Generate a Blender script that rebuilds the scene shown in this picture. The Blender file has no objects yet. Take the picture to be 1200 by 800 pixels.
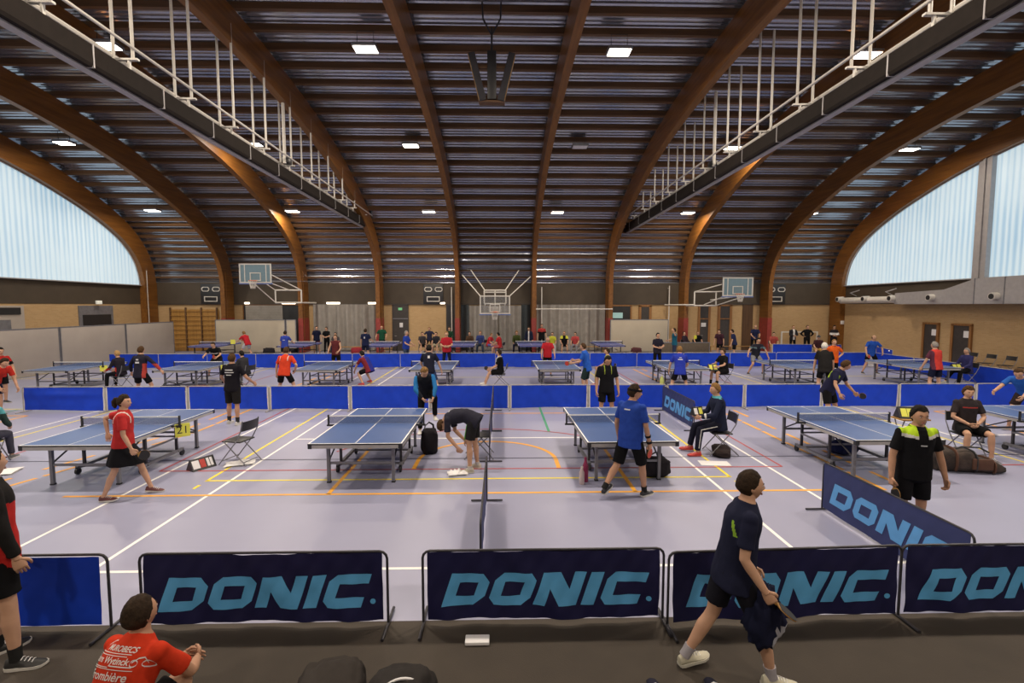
import bpy, bmesh, math, random
from mathutils import Vector, Matrix, noise
from mathutils.bvhtree import BVHTree
random.seed(7)
S = bpy.context.scene
COL = S.collection
R = math.radians
V = Vector

# ---------------------------------------------------------------- helpers
def smooth(t):
    t = max(0.0, min(1.0, t))
    return t * t * (3 - 2 * t)

class MB:
    """collects shapes and links them as ONE mesh object"""
    def __init__(self):
        self.bm = bmesh.new()
    def face(self, vs, mi=0):
        try:
            f = self.bm.faces.new(vs)
            f.material_index = mi
            return f
        except ValueError:
            return None
    def box(self, c, s, mi=0, M=None, bev=0.0):
        hx, hy, hz = s[0] / 2, s[1] / 2, s[2] / 2
        M = M or Matrix.Identity(4)
        if bev <= 0:
            vs = [self.bm.verts.new(M @ V((c[0] + x * hx, c[1] + y * hy, c[2] + z * hz)))
                  for z in (-1, 1) for y in (-1, 1) for x in (-1, 1)]
            for q in ((0, 2, 3, 1), (4, 5, 7, 6), (0, 1, 5, 4), (2, 6, 7, 3), (0, 4, 6, 2), (1, 3, 7, 5)):
                self.face([vs[i] for i in q], mi)
            return self
        t = bmesh.new()
        bmesh.ops.create_cube(t, size=1.0)
        for v in t.verts:
            v.co = V((v.co.x * s[0], v.co.y * s[1], v.co.z * s[2]))
        bmesh.ops.bevel(t, geom=t.edges[:], offset=min(bev, min(s) * .45), segments=2, affect='EDGES', profile=.5)
        self.merge(t, M @ Matrix.Translation(V(c)), mi)
        t.free()
        return self
    def merge(self, t, M=None, mi=None):
        mp = {}
        for v in t.verts:
            mp[v] = self.bm.verts.new(M @ v.co if M else v.co)
        for f in t.faces:
            nf = self.face([mp[v] for v in f.verts], f.material_index if mi is None else mi)
        return self
    def loft(self, rings, mi=0, cap=True, close=True):
        """rings: lists of points of equal length"""
        rs = [[self.bm.verts.new(p) for p in r] for r in rings]
        n = len(rs[0])
        for a, b in zip(rs, rs[1:]):
            for i in range(n if close else n - 1):
                j = (i + 1) % n
                self.face([a[i], a[j], b[j], b[i]], mi)
        if cap and close:
            self.face(list(reversed(rs[0])), mi)
            self.face(rs[-1], mi)
        return self
    def tube(self, pts, rad, n=8, mi=0, cap=True, flat=1.0):
        """round tube through pts, rad a number or one per point"""
        pts = [V(p) for p in pts]
        if not hasattr(rad, '__len__'):
            rad = [rad] * len(pts)
        tang = []
        for i in range(len(pts)):
            a = pts[max(i - 1, 0)]
            b = pts[min(i + 1, len(pts) - 1)]
            d = (b - a)
            tang.append(d.normalized() if d.length > 1e-9 else V((0, 0, 1)))
        t0 = tang[0]
        up = V((0, 0, 1)) if abs(t0.z) < .9 else V((0, 1, 0))
        x = t0.cross(up).normalized()
        rings = []
        for p, t, r in zip(pts, tang, rad):
            x = (x - t * x.dot(t))
            x = x.normalized() if x.length > 1e-6 else t.orthogonal().normalized()
            y = t.cross(x)
            rings.append([p + x * (r * math.cos(2 * math.pi * k / n)) + y * (r * flat * math.sin(2 * math.pi * k / n)) for k in range(n)])
        return self.loft(rings, mi, cap)
    def ball(self, c, r, n=10, mi=0, M=None):
        if not hasattr(r, '__len__'):
            r = (r, r, r)
        t = bmesh.new()
        bmesh.ops.create_uvsphere(t, u_segments=n, v_segments=max(6, n // 2 + 1), radius=1)
        X = Matrix.Translation(V(c)) @ (M.to_4x4() if M else Matrix.Identity(4)) @ Matrix.Diagonal((r[0], r[1], r[2], 1))
        self.merge(t, X, mi)
        t.free()
        return self
    def cyl(self, a, b, r, n=16, mi=0, r2=None):
        return self.tube([a, b], [r, r if r2 is None else r2], n, mi)
    def prism(self, pts2, fn, y0, y1, mi=0):
        """extrude polygon pts2 (u,v); fn(u,v,w)->point"""
        a = [self.bm.verts.new(fn(u, v, y0)) for u, v in pts2]
        b = [self.bm.verts.new(fn(u, v, y1)) for u, v in pts2]
        n = len(a)
        for i in range(n):
            j = (i + 1) % n
            self.face([a[i], a[j], b[j], b[i]], mi)
        self.face(list(reversed(a)), mi)
        self.face(b, mi)
        return self
    def build(self, name, mats, parent=None, sharp=40, loc=None, norm=True):
        bm = self.bm
        if norm:
            bmesh.ops.recalc_face_normals(bm, faces=bm.faces[:])
        me = bpy.data.meshes.new(name)
        bm.to_mesh(me)
        bm.free()
        for m in (mats if isinstance(mats, (list, tuple)) else [mats]):
            me.materials.append(m)
        if sharp is not None:
            me.polygons.foreach_set('use_smooth', [True] * len(me.polygons))
            me.set_sharp_from_angle(angle=R(sharp))
        o = bpy.data.objects.new(name, me)
        COL.objects.link(o)
        if parent:
            o.parent = parent
        if loc:
            o.location = loc
        return o

def tag(o, label=None, cat=None, group=None, kind=None):
    if label: o['label'] = label
    if cat: o['category'] = cat
    if group: o['group'] = group
    if kind: o['kind'] = kind
    return o
def empty(name, loc=(0, 0, 0), rz=0, label=None, cat=None, group=None):
    o = bpy.data.objects.new(name, None)
    o.empty_display_size = .1
    COL.objects.link(o)
    o.location = loc
    o.rotation_euler = (0, 0, rz)
    return tag(o, label, cat, group)
def copy_tree(o, parent=None):
    c = o.copy()
    COL.objects.link(c)
    c.parent = parent
    for ch in [x for x in KIDS.get(o.name, [])]:
        copy_tree(ch, c)
    return c
KIDS = {}
def index_kids():
    KIDS.clear()
    for o in COL.objects:
        if o.parent:
            KIDS.setdefault(o.parent.name, []).append(o)
def struct(o):
    o['kind'] = 'structure'
    return o

# ---------------------------------------------------------------- materials
MATS = {}
def mat(name, col, rough=.6, metal=0.0, var=.12, scale=6.0, emit=None, es=1.0, spec=.5, bump=0.0, bscale=60.0, sheen=0.0):
    if name in MATS: return MATS[name]
    m = bpy.data.materials.new(name)
    m.use_nodes = True
    nt = m.node_tree
    b = nt.nodes['Principled BSDF']
    b.inputs['Roughness'].default_value = rough
    b.inputs['Metallic'].default_value = metal
    b.inputs['Specular IOR Level'].default_value = spec
    if sheen: b.inputs['Sheen Weight'].default_value = sheen
    tc = nt.nodes.new('ShaderNodeTexCoord')
    nz = nt.nodes.new('ShaderNodeTexNoise')
    nz.inputs['Scale'].default_value = scale
    nz.inputs['Detail'].default_value = 3
    nt.links.new(tc.outputs['Object'], nz.inputs['Vector'])
    rp = nt.nodes.new('ShaderNodeValToRGB')
    rp.color_ramp.elements[0].position = .3
    rp.color_ramp.elements[1].position = .7
    c = col
    rp.color_ramp.elements[0].color = (c[0] * (1 - var), c[1] * (1 - var), c[2] * (1 - var), 1)
    rp.color_ramp.elements[1].color = (min(1, c[0] * (1 + var)), min(1, c[1] * (1 + var)), min(1, c[2] * (1 + var)), 1)
    nt.links.new(nz.outputs['Fac'], rp.inputs['Fac'])
    nt.links.new(rp.outputs['Color'], b.inputs['Base Color'])
    if bump:
        n2 = nt.nodes.new('ShaderNodeTexNoise')
        n2.inputs['Scale'].default_value = bscale
        nt.links.new(tc.outputs['Object'], n2.inputs['Vector'])
        bp = nt.nodes.new('ShaderNodeBump')
        bp.inputs['Strength'].default_value = bump
        bp.inputs['Distance'].default_value = .01
        nt.links.new(n2.outputs['Fac'], bp.inputs['Height'])
        nt.links.new(bp.outputs['Normal'], b.inputs['Normal'])
    if emit:
        b.inputs['Emission Color'].default_value = (*emit, 1)
        b.inputs['Emission Strength'].default_value = es
    MATS[name] = m
    return m
def cloth(name, col, rough=.85):
    return mat('cloth_' + name, col, rough, var=.10, scale=14, bump=.15, bscale=180, spec=.10)

def brick_mat():
    m = bpy.data.materials.new('tan_brick')
    m.use_nodes = True
    nt = m.node_tree
    b = nt.nodes['Principled BSDF']
    b.inputs['Roughness'].default_value = .85
    tc = nt.nodes.new('ShaderNodeTexCoord')
    sp = nt.nodes.new('ShaderNodeSeparateXYZ')
    ad = nt.nodes.new('ShaderNodeMath'); ad.operation = 'ADD'
    cb = nt.nodes.new('ShaderNodeCombineXYZ')
    nt.links.new(tc.outputs['Object'], sp.inputs[0])
    nt.links.new(sp.outputs['X'], ad.inputs[0])
    nt.links.new(sp.outputs['Y'], ad.inputs[1])
    nt.links.new(ad.outputs[0], cb.inputs['X'])
    nt.links.new(sp.outputs['Z'], cb.inputs['Y'])
    bk = nt.nodes.new('ShaderNodeTexBrick')
    bk.inputs['Scale'].default_value = 1.0
    bk.inputs['Brick Width'].default_value = .21
    bk.inputs['Row Height'].default_value = .065
    bk.inputs['Mortar Size'].default_value = .006
    bk.inputs['Color1'].default_value = (.47, .31, .15, 1)
    bk.inputs['Color2'].default_value = (.42, .27, .125, 1)
    bk.inputs['Mortar'].default_value = (.44, .32, .18, 1)
    nt.links.new(cb.outputs[0], bk.inputs['Vector'])
    nt.links.new(bk.outputs['Color'], b.inputs['Base Color'])
    return m
def wood_mat(name, c1, c2, rough=.45, axis='Y'):
    """glued-laminated timber: fine laminations and grain"""
    m = bpy.data.materials.new(name)
    m.use_nodes = True
    nt = m.node_tree
    b = nt.nodes['Principled BSDF']
    b.inputs['Roughness'].default_value = rough
    tc = nt.nodes.new('ShaderNodeTexCoord')
    mp = nt.nodes.new('ShaderNodeMapping')
    mp.inputs['Scale'].default_value = {'Y': (9, .6, 9), 'X': (.5, 9, 9), 'Z': (9, 9, .6)}[axis]
    nz = nt.nodes.new('ShaderNodeTexNoise')
    nz.inputs['Scale'].default_value = 1.2
    nz.inputs['Detail'].default_value = 5
    nt.links.new(tc.outputs['Object'], mp.inputs[0])
    nt.links.new(mp.outputs[0], nz.inputs['Vector'])
    rp = nt.nodes.new('ShaderNodeValToRGB')
    rp.color_ramp.elements[0].color = (*c1, 1); rp.color_ramp.elements[0].position = .3
    rp.color_ramp.elements[1].color = (*c2, 1); rp.color_ramp.elements[1].position = .7
    nt.links.new(nz.outputs['Fac'], rp.inputs['Fac'])
    nt.links.new(rp.outputs['Color'], b.inputs['Base Color'])
    return m
def window_mat():
    """translucent ribbed daylight sheeting, lit by the sky behind it"""
    m = bpy.data.materials.new('daylight_sheeting')
    m.use_nodes = True
    nt = m.node_tree
    b = nt.nodes['Principled BSDF']
    b.inputs['Base Color'].default_value = (.22, .25, .28, 1)
    b.inputs['Roughness'].default_value = .5
    tc = nt.nodes.new('ShaderNodeTexCoord')
    wv = nt.nodes.new('ShaderNodeTexWave')
    wv.wave_type = 'BANDS'; wv.bands_direction = 'Y'
    wv.inputs['Scale'].default_value = 1.15
    wv.inputs['Distortion'].default_value = .4
    wv.inputs['Detail'].default_value = 1
    nt.links.new(tc.outputs['Object'], wv.inputs['Vector'])
    nz = nt.nodes.new('ShaderNodeTexNoise')
    nz.inputs['Scale'].default_value = .25
    nt.links.new(tc.outputs['Object'], nz.inputs['Vector'])
    mx = nt.nodes.new('ShaderNodeMath'); mx.operation = 'MULTIPLY_ADD'
    mx.inputs[1].default_value = .55
    nt.links.new(wv.outputs['Fac'], mx.inputs[0])
    nt.links.new(nz.outputs['Fac'], mx.inputs[2])
    rp = nt.nodes.new('ShaderNodeValToRGB')
    rp.color_ramp.elements[0].position = .3
    rp.color_ramp.elements[0].color = (.36, .62, .82, 1)
    rp.color_ramp.elements[1].position = .85
    rp.color_ramp.elements[1].color = (.78, .94, 1.0, 1)
    nt.links.new(mx.outputs[0], rp.inputs['Fac'])
    nt.links.new(rp.outputs['Color'], b.inputs['Emission Color'])
    b.inputs['Emission Strength'].default_value = WIN_E
    return m
def net_mat():
    m = bpy.data.materials.new('fine_netting')
    m.use_nodes = True
    nt = m.node_tree
    b = nt.nodes['Principled BSDF']
    b.inputs['Base Color'].default_value = (.06, .085, .18, 1)
    b.inputs['Roughness'].default_value = .9
    b.inputs['Alpha'].default_value = .36
    return m
WIN_E = .66
LAMP_W = 300.0
EXPO = 0.0

M_floor = mat('court_floor', (.295, .30, .42), .36, var=.035, scale=.7, spec=.45)
M_mat = mat('dark_matting', (.042, .032, .023), .8, var=.12, scale=2.5, bump=.2, bscale=120)
M_white = mat('line_white', (.84, .83, .80), .5, var=.04)
M_yellow = mat('line_yellow', (.80, .66, .02), .5, var=.05)
M_orange = mat('line_orange', (.80, .38, .04), .5, var=.05)
M_red = mat('line_red', (.40, .07, .07), .5, var=.05)
M_black = mat('line_black', (.05, .05, .08), .5, var=.05)
M_green = mat('line_green', (.05, .28, .14), .5, var=.05)
M_brick = brick_mat()
M_fascia = mat('brown_fascia', (.058, .043, .028), .7, var=.1, scale=2)
M_deck = mat('roof_deck', (.37, .39, .45), .2, .8, var=.06, scale=1.5)
M_glulam = wood_mat('glulam', (.13, .047, .008), (.225, .092, .016))
M_purlin = wood_mat('purlin_timber', (.078, .038, .015), (.135, .066, .026), .6, 'X')
M_redpaint = mat('red_paint', (.26, .035, .027), .5)
M_window = window_mat()
M_galv = mat('galvanised', (.40, .385, .39), .5, .35, var=.06)
M_whitepaint = mat('white_paint', (.62, .59, .54), .45, var=.05)
M_darkmetal = mat('dark_metal', (.035, .033, .04), .45, .3)
M_greymetal = mat('grey_metal', (.19, .19, .21), .45, .25)
M_silver = mat('silver_steel', (.40, .385, .37), .45, .2)
M_rubber = mat('black_rubber', (.015, .015, .017), .7)
M_plastic = mat('black_plastic', (.02, .02, .022), .4)
M_curtain = mat('grey_curtain', (.27, .25, .225), .9, var=.1, scale=3, bump=.1)
M_curtaindark = mat('dark_curtain', (.045, .055, .06), .9, var=.1)
M_doordark = mat('dark_door', (.045, .038, .035), .5)
M_doorwood = wood_mat('door_wood', (.20, .085, .025), (.32, .15, .045), .5, 'Z')
M_board = mat('beige_board', (.42, .365, .28), .7, var=.06, scale=1)
M_greyboard = mat('grey_board', (.40, .355, .315), .7, var=.06, scale=1)
M_gymwood = wood_mat('gym_wood', (.30, .15, .035), (.42, .23, .06), .45, 'Z')
M_housing = mat('rail_housing', (.018, .014, .012), .85, spec=.15)
M_bounce = mat('pale_bounce', (.62, .60, .56), .85)
M_lampface = mat('lamp_diffuser', (.9, .9, .9), .4, emit=(1.0, .90, .76), es=14)
M_tube = mat('lit_tube', (.9, .9, .9), .4, emit=(1.0, .86, .66), es=5)
M_paper = mat('paper', (.72, .71, .72), .8, var=.03)
M_tabletop = mat('table_blue', (.055, .105, .27), .36, var=.04, scale=3, spec=.4)
M_tablepurple = mat('table_violet_blue', (.10, .115, .33), .40, var=.05, scale=3)
M_blue = mat('barrier_blue', (.005, .045, .50), .62, var=.12, scale=2.5, spec=.3)
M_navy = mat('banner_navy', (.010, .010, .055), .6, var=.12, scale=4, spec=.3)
M_navy_lit = mat('banner_navy_lit', (.030, .040, .13), .6, var=.12, scale=4, spec=.3)  # lighter copy of banner_navy, brighter light painted into its colour
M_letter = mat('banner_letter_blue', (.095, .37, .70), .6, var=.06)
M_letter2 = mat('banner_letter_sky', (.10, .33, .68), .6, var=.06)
M_net = net_mat()
M_post = mat('barrier_post', (.42, .40, .38), .5, .3)
M_glassboard = mat('backboard_glass', (.16, .24, .28), .15, var=.05)
M_hoop = mat('hoop_orange', (.55, .10, .02), .5)
M_lime = mat('card_yellow', (.70, .70, .10), .7, var=.04)

def clear_board():
    m = bpy.data.materials.new('clear_board'); m.use_nodes = True
    b = m.node_tree.nodes['Principled BSDF']
    b.inputs['Base Color'].default_value = (.3, .32, .34, 1); b.inputs['Roughness'].default_value = .1; b.inputs['Alpha'].default_value = .18
    return m
M_clearboard = clear_board()
# ================================================================ THE HALL
XL, XR, YB, YF = -22.75, 22.45, 32.45, -5.2
ARX = [-22.55, -17.6, -12.75, -7.85, -2.8, 2.13, 7.08, 12.0, 17.5, 22.3]
_half = [(31.3, 0), (31.3, 2.2), (31.3, 4.3), (31.15, 5.05), (30.8, 5.85), (30.05, 6.68), (28.95, 7.42), (27.5, 8.12), (26.2, 8.62), (24.1, 9.3),
         (22.0, 9.78), (19.5, 10.17), (16.5, 10.45), (13.5, 10.55)]
def catmull(P, n):
    out = []
    for i in range(len(P) - 1):
        p0, p1, p2, p3 = P[max(i - 1, 0)], P[i], P[i + 1], P[min(i + 2, len(P) - 1)]
        for k in range(n):
            t = k / n
            out.append(tuple(.5 * (2 * p1[a] + (p2[a] - p0[a]) * t + (2 * p0[a] - 5 * p1[a] + 4 * p2[a] - p3[a]) * t * t + (3 * p1[a] - p0[a] - 3 * p2[a] + p3[a]) * t ** 3) for a in (0, 1)))
    out.append(P[-1])
    return out
SOF = _half[:2] + catmull(_half[2:], 4)
SOF = SOF + [(27.0 - y, z) for y, z in reversed(SOF[:-1])]
def offset(P, d):
    """offset the soffit outwards by d"""
    out = []
    for i, p in enumerate(P):
        a, b = P[max(i - 1, 0)], P[min(i + 1, len(P) - 1)]
        ty, tz = b[0] - a[0], b[1] - a[1]
        l = math.hypot(ty, tz)
        out.append((p[0] + tz / l * d, p[1] - ty / l * d))
    return out
def soffit_z(y):
    for (y0, z0), (y1, z1) in zip(SOF, SOF[1:]):
        if y1 <= y <= y0 and y0 - y1 > 1e-6:
            return z0 + (z1 - z0) * (y - y0) / (y1 - y0)
    return 4.3

# --- floor with its painted court lines
f = MB()
def fquad(x0, y0, x1, y1, z, mi):
    vs = [f.bm.verts.new((x, y, z)) for x, y in ((x0, y0), (x1, y0), (x1, y1), (x0, y1))]
    f.face(vs, mi)
fquad(-23.5, 4.45, 23.5, 33.2, 0, 0)
def lx(y, x0, x1, mi, w=.05): fquad(x0, y - w / 2, x1, y + w / 2, .0015 + .0004 * mi, mi)
def ly(x, y0, y1, mi, w=.05): fquad(x - w / 2, y0, x + w / 2, y1, .0015 + .0004 * mi, mi)
for ox in (-15.1, 0, 15.1):
    for x in (-4.65, 3.61): ly(ox + x, 5.39, 29.2, 1)
    if ox == 0:
        for x in (-6.01, 4.98): ly(x, 5.39, 29.2, 1)
    for y in (10.88, 23.7): lx(y, ox - 4.65, ox + 3.61, 1)
    for y in (8.27, 14.27, 20.27, 26.27): lx(y, ox - 5.08, ox + 4.05, 2)
    for x in (-5.05, 4.02): ly(ox + x, 8.27, 26.27, 2)
    for x in (-5.05, 4.02): ly(ox + x, 7.9, 8.07, 2)
    for x in (-2.76, 2.17): ly(ox + x, 7.62, 13.4, 3, .07)
    lx(13.4, ox - 2.76, ox + 2.17, 3, .07)
    prev = None
    for k in range(25):
        a = math.pi * k / 24
        p = (ox - .27 + 1.3 * math.cos(a), 9.3 + 1.25 * math.sin(a))
        q = (ox - .27 + 1.38 * math.cos(a), 9.3 + 1.33 * math.sin(a))
        if prev: f.face([f.bm.verts.new((*c, .003)) for c in (prev[0], p, q, prev[1])], 3)
        prev = (p, q)
    for s in (-1, 1): ly(ox - .27 + 1.34 * s, 8.8, 9.3, 3, .08)
    for x in (-6.2, 5.25): ly(ox + x, 8.78, 26, 4, .045)
    lx(8.78, ox - 6.2, ox + 5.25, 4, .045)
    ly(ox + 1.14, 11.4, 14.2, 6, .06)
lx(5.39, -6.01, 4.98, 1)
lx(7.62, -6.9, 6.3, 3, .06)
lx(9.4, -22, 22, 5, .035)
prev = None
for k in range(33):                                     # a red three-point arc
    a = R(28 + 124 * k / 32)
    p = (-.27 + 6.75 * math.cos(a) * .52, 8.3 + 3.35 * math.sin(a)); q = (p[0] * 1.01, p[1] + .05)
    if prev: f.face([f.bm.verts.new((*c, .0035)) for c in (prev[0], p, q, prev[1])], 4)
    prev = (p, q)
for s, dx in ((1, 0), (1, .43), (-1, 0), (-1, .43)):     # orange handball lines, dashed
    xx = s * (6.26 + dx) if s > 0 else -7.25 - dx
    y = 7.62
    while y < 22:
        x0 = xx - (max(0, 11.5 - y) * .28 if s < 0 else 0)
        x1 = xx - (max(0, 11.5 - y - .85) * .28 if s < 0 else 0)
        f.face([f.bm.verts.new(c) for c in ((x0 - .04, y, .003), (x0 + .04, y, .003), (x1 + .04, y + .85, .003), (x1 - .04, y + .85, .003))], 3)
        y += .95 if dx == 0 else 1.3
struct(f.build('floor', [M_floor, M_white, M_yellow, M_orange, M_red, M_black, M_green], sharp=None))
m = MB()
m.box((0, (4.45 + YF) / 2, -.045), (47, 4.45 - YF, .1))
struct(m.build('floor_matting', M_mat, sharp=None))

# --- arches
for X in ARX:
    m = MB()
    hw = .13 if abs(X) < 20 else .17
    inn, out = SOF, offset(SOF, 1.05)
    m.loft([[(X - hw, a[0], a[1]), (X + hw, a[0], a[1]), (X + hw, b[0], b[1]), (X - hw, b[0], b[1])] for a, b in zip(inn, out)])
    a = struct(m.build('arch_beam', M_glulam, sharp=30))
    if abs(X) < 20:
        m = MB()
        m.box((X, 31.3, 1.1), (hw * 2 + .03, .03, 2.2)).box((X - hw - .008, 31.8, 1.1), (.016, 1.04, 2.2)).box((X + hw + .008, 31.8, 1.1), (.016, 1.04, 2.2))
        struct(m.build('red_painted_base', M_redpaint, a, sharp=None))
    m = MB()
    m.tube([(X + hw + .03, 31.45, 0), (X + hw + .03, 31.45, 5.2)], .02, 6)
    struct(m.build('conduit', M_whitepaint if abs(X) > 20 else M_glulam, a))

# --- roof deck: ribbed sheet following the arch
def resample(P, step):
    out = [P[0]]; acc = 0
    for a, b in zip(P, P[1:]):
        L = math.hypot(b[0] - a[0], b[1] - a[1]); pos = step - acc
        while pos <= L:
            t = pos / L
            out.append((a[0] + (b[0] - a[0]) * t, a[1] + (b[1] - a[1]) * t)); pos += step
        acc = L - (pos - step)
    return out
deckline = [p for p in offset(SOF, 1.27) if p[1] > 4.15]
fine = resample(deckline, .055)
shape = [0, 0, .032, .032]
rib = offset(fine, 0)
pts = []
for i, p in enumerate(fine):
    a, b = fine[max(i - 1, 0)], fine[min(i + 1, len(fine) - 1)]
    ty, tz = b[0] - a[0], b[1] - a[1]; l = math.hypot(ty, tz)
    d = -shape[i % 4]
    pts.append((p[0] + tz / l * d, p[1] - ty / l * d))
m = MB()
m.loft([[(XL - .4, y, z), (XR + .4, y, z)] for y, z in pts], close=False, cap=False)
struct(m.build('ceiling', M_deck, sharp=None, norm=False))
# --- purlins
pl = offset(SOF, 1.05)
up = [p for p in pl if p[0] <= 29.6 and p[0] > 10.5 and p[1] > 7]
steep = [p for p in pl if p[0] > 29.6 and p[1] > 4.5]
def purlin(P, i, w, h, X0, X1):
    a, b = P[max(i - 1, 0)], P[min(i + 1, len(P) - 1)]
    ty, tz = b[0] - a[0], b[1] - a[1]; l = math.hypot(ty, tz); ty /= l; tz /= l
    n = (tz, -ty); p = P[i]
    q = [(p[0] + ty * s * w / 2 + n[0] * k * h, p[1] + tz * s * w / 2 + n[1] * k * h) for s, k in ((-1, 0), (1, 0), (1, 1), (-1, 1))]
    m = MB()
    m.loft([[(x, y, z) for y, z in q] for x in (X0, X1)])
    struct(m.build('purlin_beam', M_purlin, sharp=None))
for P, step, w, h in ((resample(up, .045), 1.05, .14, .235), (resample(steep, .02), .46, .10, .2)):
    n = int(round(step / (.045 if step > 1 else .02)))
    for i in range(n // 2, len(P), n):
        purlin(P, i, w, h, XL, XR)

# --- back wall, side walls, front wall
m = MB(); m.box((-.15, YB + .15, 1.55), (46.4, .3, 3.1)); wb = struct(m.build('wall_back', M_brick, sharp=None))
m = MB(); m.box((-.15, YB + .10, 3.8), (46.4, .36, 1.4)); struct(m.build('wall_back_fascia', M_fascia, sharp=None))
m = MB(); m.box((-.15, YB - .09, 3.1), (45.2, .03, .05)); struct(m.build('trim_1', M_doordark, sharp=None))
m = MB(); m.box((XL - .15, (YB + YF) / 2, 1.55), (.3, YB - YF, 3.1)); struct(m.build('wall_left', M_brick, sharp=None))
m = MB(); m.box((XL - .13, (YB + YF) / 2, 3.68), (.3, YB - YF, 1.16)); struct(m.build('wall_left_fascia', M_fascia, sharp=None))
m = MB(); m.box((XR + .15, (YB + YF) / 2, 1.55), (.3, YB - YF, 3.1)); struct(m.build('wall_right', M_brick, sharp=None))
m = MB(); m.box((XR + .13, (YB + YF) / 2, 3.68), (.3, YB - YF, 1.16)); struct(m.build('wall_right_fascia', M_fascia, sharp=None))
m = MB(); m.box((0, YF - .15, 5), (46.6, .3, 12)); struct(m.build('wall_front', M_bounce, sharp=None))  # wall out of view, its pale colour added to bounce light forward
# gable windows: ribbed sheeting under the arch
for nm, X in (('window_1', XL - .05), ('window_2', XR + .05)):
    m = MB()
    ys = [YF + .0 + k * .3 for k in range(int((31.5 - YF) / .3) + 1)]
    rows = []
    for k, y in enumerate(ys):
        zt = soffit_z(y) + .5 if y < 31.2 else 4.9
        xo = X + (.02 if k % 2 else -.02)
        rows.append([(xo, y, 4.2), (xo, y, max(4.3, zt))])
    m.loft(rows, close=False, cap=False)
    w = struct(m.build(nm, M_window, sharp=None, norm=False))
m = MB()
m.box((XR - .1, 22.35, 7.6), (.22, .62, 6.8)); m.box((XR - .24, 22.35, 7.6), (.06, .12, 6.8))
struct(m.build('trim_2', M_galv, sharp=None))
for nm, X in (('trim_3', XL + .1), ('trim_4', XR - .1)):
    m = MB(); m.box((X, 13, 4.27), (.14, 36.6, .05)); struct(m.build(nm, M_galv, sharp=None))
    m = MB()
    es = offset([p for p in SOF if p[1] > 4.2 and p[0] > 3], -.02)
    sgn = 1 if X < 0 else -1
    m.tube([(X - sgn * .02, y, z) for y, z in es], .035, 6)
    struct(m.build('window_edge_trim', M_galv, sharp=None))

# --- doors and openings of the back wall (x0,x1 in metres along the wall)
def wall_door(nm, x0, x1, z1, mat_, y=YB - .03, frame=M_doordark, fw=.07, handle=True, z0=0.0):
    m = MB(); m.box(((x0 + x1) / 2, y, (z0 + z1) / 2), (x1 - x0, .05, z1 - z0))
    d = struct(m.build(nm, mat_, sharp=None))
    m = MB()
    for x in (x0, x1): m.box((x, y - .02, (z0 + z1) / 2), (fw, .08, z1 - z0))
    m.box(((x0 + x1) / 2, y - .02, z1), (x1 - x0 + fw, .08, fw))
    struct(m.build('door_frame', frame, d, sharp=None))
    if handle:
        m = MB(); m.tube([(x0 + .12, y - .03, 1.0), (x0 + .12, y - .09, 1.0), (x0 + .26, y - .09, 1.0)], .012, 6)
        struct(m.build('door_handle', M_galv, d))
    return d
wall_door('door_1', -7.15, -6.15, 3.05, M_doordark)
m = MB(); m.box((-6.65, YB - .09, 2.14), (1.0, .04, .06)); struct(m.build('trim_5', M_greymetal, sharp=None))
wall_door('door_2', 13.3, 14.0, 3.05, M_doordark, frame=M_doorwood, fw=.14)
wall_door('door_3', 14.65, 15.45, 3.05, M_doordark, frame=M_doorwood, fw=.16)
for x0, x1 in ((13.3, 14.0), (14.65, 15.45)):
    m = MB(); m.box(((x0 + x1) / 2, YB - .09, 2.12), (x1 - x0, .05, .07)); struct(m.build('trim_6', M_doorwood, sharp=None))
wall_door('dark_opening_4', 7.25, 8.7, 3.0, M_plastic, handle=False, frame=M_doorwood, fw=.10)  # black sheet painted as the shade inside an opening
wall_door('door_5', 9.3, 10.0, 3.0, M_doordark, frame=M_doorwood, fw=.16)
wall_door('dark_opening_6', -3.6, -3.05, 3.05, M_plastic, handle=False)  # dark gap in the wall, its shade painted as a black sheet
wall_door('dark_opening_7', -16.9, -13.1, 3.05, M_plastic, handle=False, frame=M_glulam, fw=.05)  # storage opening: black panel stands for the unlit interior
m = MB()                                                  # roller shutter half closing that opening
for k in range(24): m.box((-15.55, YB - .08, 1.02 + k * .085), (2.4, .02, .08))
struct(m.build('trim_7', M_curtain, sharp=None))
m = MB(); m.box((16.6, YB - .05, 1.55), (.7, .05, 3.1)); struct(m.build('trim_8', wood_mat('niche_wood', (.06, .03, .012), (.10, .05, .02), .6, 'Z'), sharp=None))
# right wall doors
for nm, y0, y1, in (('door_8', 24.4, 25.25), ('door_9', 22.65, 23.6)):
    m = MB(); m.box((XR - .03, (y0 + y1) / 2, 1.03), (.05, y1 - y0, 2.06)); d = struct(m.build(nm, M_doordark, sharp=None))
    m = MB()
    for y in (y0, y1): m.box((XR - .05, y, 1.03), (.09, .12, 2.06))
    m.box((XR - .05, (y0 + y1) / 2, 2.08), (.09, y1 - y0 + .12, .1))
    struct(m.build('door_frame', M_doorwood, d, sharp=None))
    m = MB(); m.box((XR - .065, y0 + .22, 1.62), (.01, .26, .32)); struct(m.build('door_notice', M_paper, d, sharp=None))
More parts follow.
